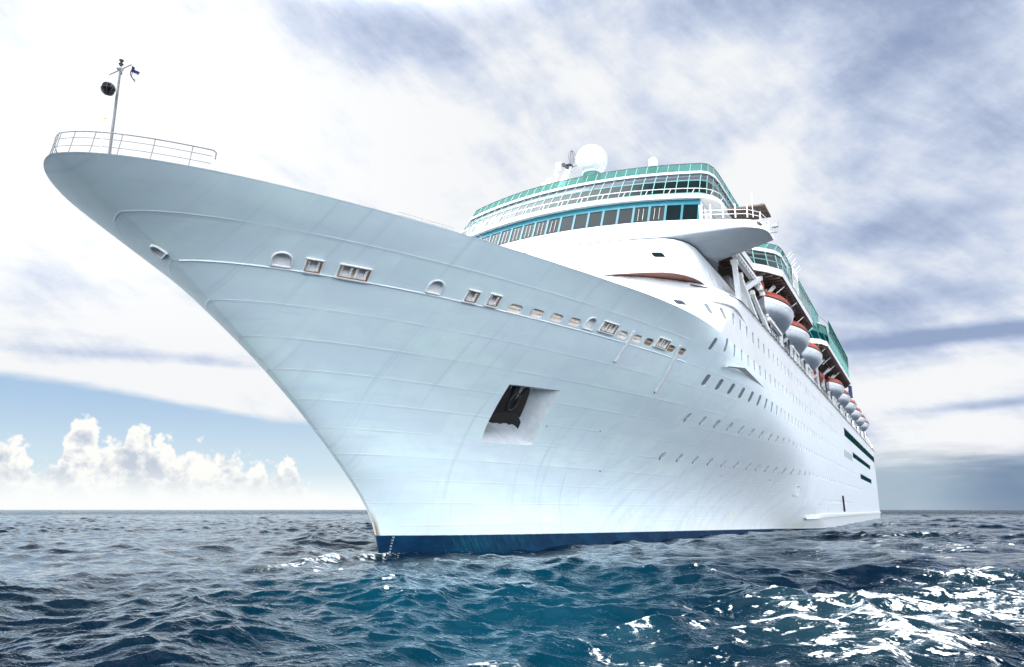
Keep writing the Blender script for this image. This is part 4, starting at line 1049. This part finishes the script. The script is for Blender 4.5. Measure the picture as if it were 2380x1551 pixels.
# ------------------------------------------------------------------ the sea
def build_sea():
    rng = np.random.default_rng(11)
    cx, cy = -37.4, -28.8; base = R(YAW)
    rs = [3.0]
    while rs[-1] < 50000:
        r = rs[-1]; rs.append(r + min(max(.07, r*r/4300.0), max(.5, r/250.0) if r < 600 else r/250.0 * (1 + (r-600)/400.0), r*.12))
    rs = np.array(rs); drs = np.gradient(rs)
    a_f = np.linspace(-42, 42, 900); a_b = np.linspace(42, 318, 140)[1:-1]
    th = np.radians(np.concatenate([a_f, a_b])); na = len(th); nr = len(rs)
    Rr, TH = np.meshgrid(rs, th, indexing='ij'); X = cx + Rr*np.cos(base + TH); Y = cy + Rr*np.sin(base + TH)
    DR = np.repeat(drs[:, None], na, 1)
    Z = np.zeros_like(X); HX = np.zeros_like(X); HY = np.zeros_like(X)
    wind = math.atan2(-.35, .95)
    lam = np.concatenate([np.geomspace(.45, 3.0, 62), np.geomspace(3.0, 16.0, 34)])
    for l in lam:
        k = 2*math.pi/l; sp_ = 1.05 if l < 3 else .62
        ang = wind + rng.normal(0, sp_); ph = rng.uniform(0, 2*math.pi)
        amp = (.0072*l**1.0 if l < 3 else .0080*l**.74) * rng.uniform(.7, 1.35)
        kx, ky = k*math.cos(ang), k*math.sin(ang)
        att = np.clip((l/DR - 1.6)/2.0, 0, 1)
        arg = kx*X + ky*Y + ph
        s = np.sin(arg)*att*amp; c = np.cos(arg)*att*amp
        Z += s; HX += c*math.cos(ang); HY += c*math.sin(ang)
    # uneven chop: calmer and rougher patches
    patch = .85 + .35*np.sin(X*.11 + .7*np.sin(Y*.07)) * np.sin(Y*.09 + 1.3)
    Z *= patch; HX *= patch; HY *= patch
    hbw = np.interp(X, [-2, 0, 8, 28, 48, 72, 100, 247], [0, 0, 3.2, 7, 10, 14.6, 16, 16]); gap = np.clip((np.abs(Y) - hbw)/7.0, 0, 1); gap = np.where((X > -2) & (X < 250), gap, 1.0)
    calm = .50 + .50*gap*gap*(3 - 2*gap); Z *= calm; HX *= calm; HY *= calm
    def blob(x, y, sx, sy, rot=0): 
        u = (X-x)*math.cos(rot) + (Y-y)*math.sin(rot); w = -(X-x)*math.sin(rot) + (Y-y)*math.cos(rot); return np.exp(-(u/sx)**2 - (w/sy)**2)
    # lump of water thrown up in front, bow wave at the stem
    Z += .30*blob(-19.6, -22.55, .45, .8, .5) + .12*blob(-17.4, -21.5, 1.0, 1.3, .5)
    Z += .30*blob(-3.2, -1.0, 3.2, .55, -.10) + .12*blob(-8, -.9, 3.0, .7, 0)
    X2 = X + HX*1.25; Y2 = Y + HY*1.25
    V = np.stack([X2, Y2, Z], -1).reshape(-1, 3)
    idx = np.arange(nr*na).reshape(nr, na); nx = np.roll(idx, -1, 1)
    q = np.stack([idx[:-1], idx[1:], nx[1:], nx[:-1]], -1).reshape(-1, 4)
    me = bpy.data.meshes.new('sea'); me.vertices.add(len(V) + 1); me.vertices.foreach_set('co', np.vstack([V, [[cx, cy, -.1]]]).ravel())
    nq = len(q); tri = np.stack([np.full(na, len(V)), idx[0], np.roll(idx[0], -1)], -1)
    loops = np.concatenate([q.ravel(), tri.ravel()]); starts = np.concatenate([np.arange(nq)*4, nq*4 + np.arange(na)*3])
    me.loops.add(len(loops)); me.polygons.add(nq + na)
    me.loops.foreach_set('vertex_index', loops.astype(np.int32)); me.polygons.foreach_set('loop_start', starts.astype(np.int32))
    me.polygons.foreach_set('use_smooth', np.ones(nq + na, bool)); me.update(calc_edges=True)
    foam_and_sheen = 1.15*blob(-12.5, -28.0, 7.0, 2.1, -.45) + .9*blob(-20.6, -27.2, 2.6, 1.7, .3) + .55*blob(-16.5, -29.6, 4.5, 1.3, -.2) + .6*blob(-9, -27.2, 3.5, .8, -.2)
    foam_and_sheen += 1.5*blob(-1.2, -.8, 2.2, .7, .0) + 1.25*blob(-6.0, -1.2, 4.6, .9, .08) + .55*blob(3, -3.6, 5, .8, -.4) + .6*blob(-9.5, -4.3, 3.0, 1.2, .5)
    foam_and_sheen += .75*blob(-20.2, -22.6, .5, .7, .5) + .62*blob(-22.4, -23.4, 1.3, .6, .3) + .55*blob(-24.2, -22.6, .5, 1.6, .3)
    foam_and_sheen += .45*blob(-2, -30.5, 9, 2.2, -.15) + .62*blob(50, -27.5, 30, 2.2, -.14) + .6*blob(108, -23.5, 26, 2.2, 0) + .5*blob(28, -31, 14, 2.2, -.2)  # far patches are a band of reflected light painted as foam
    crest = np.clip((Z - .20)*1.8, 0, .30)*(Rr < 120); foam_and_sheen = foam_and_sheen + crest*.8
    teal = 1.0*blob(-12, -11, 9, 7, .6) + .9*blob(-17, -17, 7, 4.5, .6) + .55*blob(-5, -16, 9, 5, .3) + .6*blob(-23, -21, 4, 3, .5)
    for nme, arr in (('foam_and_sheen', foam_and_sheen), ('teal', np.clip(teal, 0, 1))):
        at = me.attributes.new(nme, 'FLOAT', 'POINT'); at.data.foreach_set('value', np.append(arr.ravel(), 0).astype(np.float32))
    o = bpy.data.objects.new('sea', me); C.objects.link(o)
    m, T, b = new_mat('sea_water')
    g = T.n('ShaderNodeNewGeometry'); P = g.outputs['Position']
    s = T.n('ShaderNodeSeparateXYZ'); T.put(s.inputs[0], P); x, y, z = s.outputs
    fa = T.n('ShaderNodeAttribute', attribute_name='foam_and_sheen').outputs['Fac']; ta = T.n('ShaderNodeAttribute', attribute_name='teal').outputs['Fac']
    dist = T.m('SQRT', T.add(T.m('POWER', T.m('SUBTRACT', x, cx), 2.0), T.m('POWER', T.m('SUBTRACT', y, cy), 2.0)))
    va, vb = math.cos(wind), math.sin(wind)
    al = T.add(T.mul(x, va), T.mul(y, vb)); ac = T.add(T.mul(x, -vb), T.mul(y, va))
    f1 = T.noise(T.vec(T.mul(al, 1.0), T.mul(ac, .55), T.mul(z, .5)), 3.2, 6, .62, .6)
    f2 = T.noise(T.vec(T.mul(al, 1.6), T.mul(ac, .6), 3.0), .55, 4, .55, 1.2)
    web = T.m('ABSOLUTE', T.m('SUBTRACT', T.noise(T.vec(al, T.mul(ac, .7), 1.0), 1.1, 5, .6, .8), .5))
    f9 = T.noise(T.vec(al, T.mul(ac, .7), 0), 13.0, 3, .6)
    den = T.add(T.mul(fa, .56), T.mul(T.m('SUBTRACT', f9, .5), 1.5), T.mul(T.m('SUBTRACT', f1, .5), 2.8), T.mul(T.m('SUBTRACT', f2, .5), 2.2), T.mul(web, -3.6))
    fm_ = T.mul(T.ss(den, .40, .66), T.ss(fa, .03, .16))
    wc = T.mix(T.ss(T.noise(T.vec(x, y, 0), .05, 3), .35, .65), (0.0007, 0.0050, 0.0125), (0.0005, 0.0065, 0.0130))
    wc = T.mix(T.mul(ta, .8), wc, (0.0004, 0.026, 0.045))
    wc = T.mix(T.mul(T.ss(fa, .1, .9), .10), wc, (0.05, 0.13, 0.15))
    fcol = T.mix(T.ss(f1, .42, .62), (0.42, 0.48, 0.50), (0.82, 0.82, 0.80))
    T.put(b.inputs['Base Color'], T.mix(fm_, wc, fcol))
    T.put(b.inputs['Roughness'], T.add(.03, T.ss(dist, 20, 900, 0, .12), T.mul(fm_, .55)))
    b.inputs['IOR'].default_value = 1.333; b.inputs['Specular IOR Level'].default_value = 0.0
    h1 = T.noise(T.vec(T.mul(al, 1.0), T.mul(ac, .45), 0), 3.4, 5, .64, .5)
    h2 = T.noise(T.vec(T.mul(al, 1.0), T.mul(ac, .5), 4), .75, 6, .62, .3)
    h3 = T.noise(T.vec(T.mul(al, 1.0), T.mul(ac, .45), 9), .14, 6, .6, .2)
    hh = T.add(T.mul(h1, .058), T.mul(T.noise(T.vec(al, T.mul(ac, .5), 2.0), 11.0, 2, .6), .016), T.mul(h2, T.ss(dist, 15, 120, .04, .16)), T.mul(h3, T.ss(dist, 220, 700, 0, 4.5)), T.mul(fm_, .02))
    bp = T.n('ShaderNodeBump'); bp.inputs['Strength'].default_value = 1.0; bp.inputs['Distance'].default_value = 1.0
    T.put(bp.inputs['Height'], hh); T.t.links.new(bp.outputs[0], b.inputs['Normal'])
    # mirror layer: strong only where the water is seen at a glance
    fr = T.n('ShaderNodeFresnel'); fr.inputs[0].default_value = 1.333; T.t.links.new(bp.outputs[0], fr.inputs['Normal'])
    gl_ = T.n('ShaderNodeBsdfGlossy'); T.t.links.new(bp.outputs[0], gl_.inputs['Normal']); T.put(gl_.inputs['Roughness'], T.add(.03, T.ss(dist, 20, 900, 0, .12)))
    gl_.inputs['Color'].default_value = (.86, .94, 1.0, 1)
    fac = T.ss(fr.outputs[0], .19, .76, 0.003, 1.0); fac = T.mul(fac, T.m('SUBTRACT', 1.0, fm_))
    mx = T.n('ShaderNodeMixShader'); T.put(mx.inputs[0], fac); T.t.links.new(b.outputs[0], mx.inputs[1]); T.t.links.new(gl_.outputs[0], mx.inputs[2])
    T.t.links.new(mx.outputs[0], T.t.nodes['Material Output'].inputs['Surface'])
    me.materials.append(m)
    return tag(o, kind='structure')
build_sea()
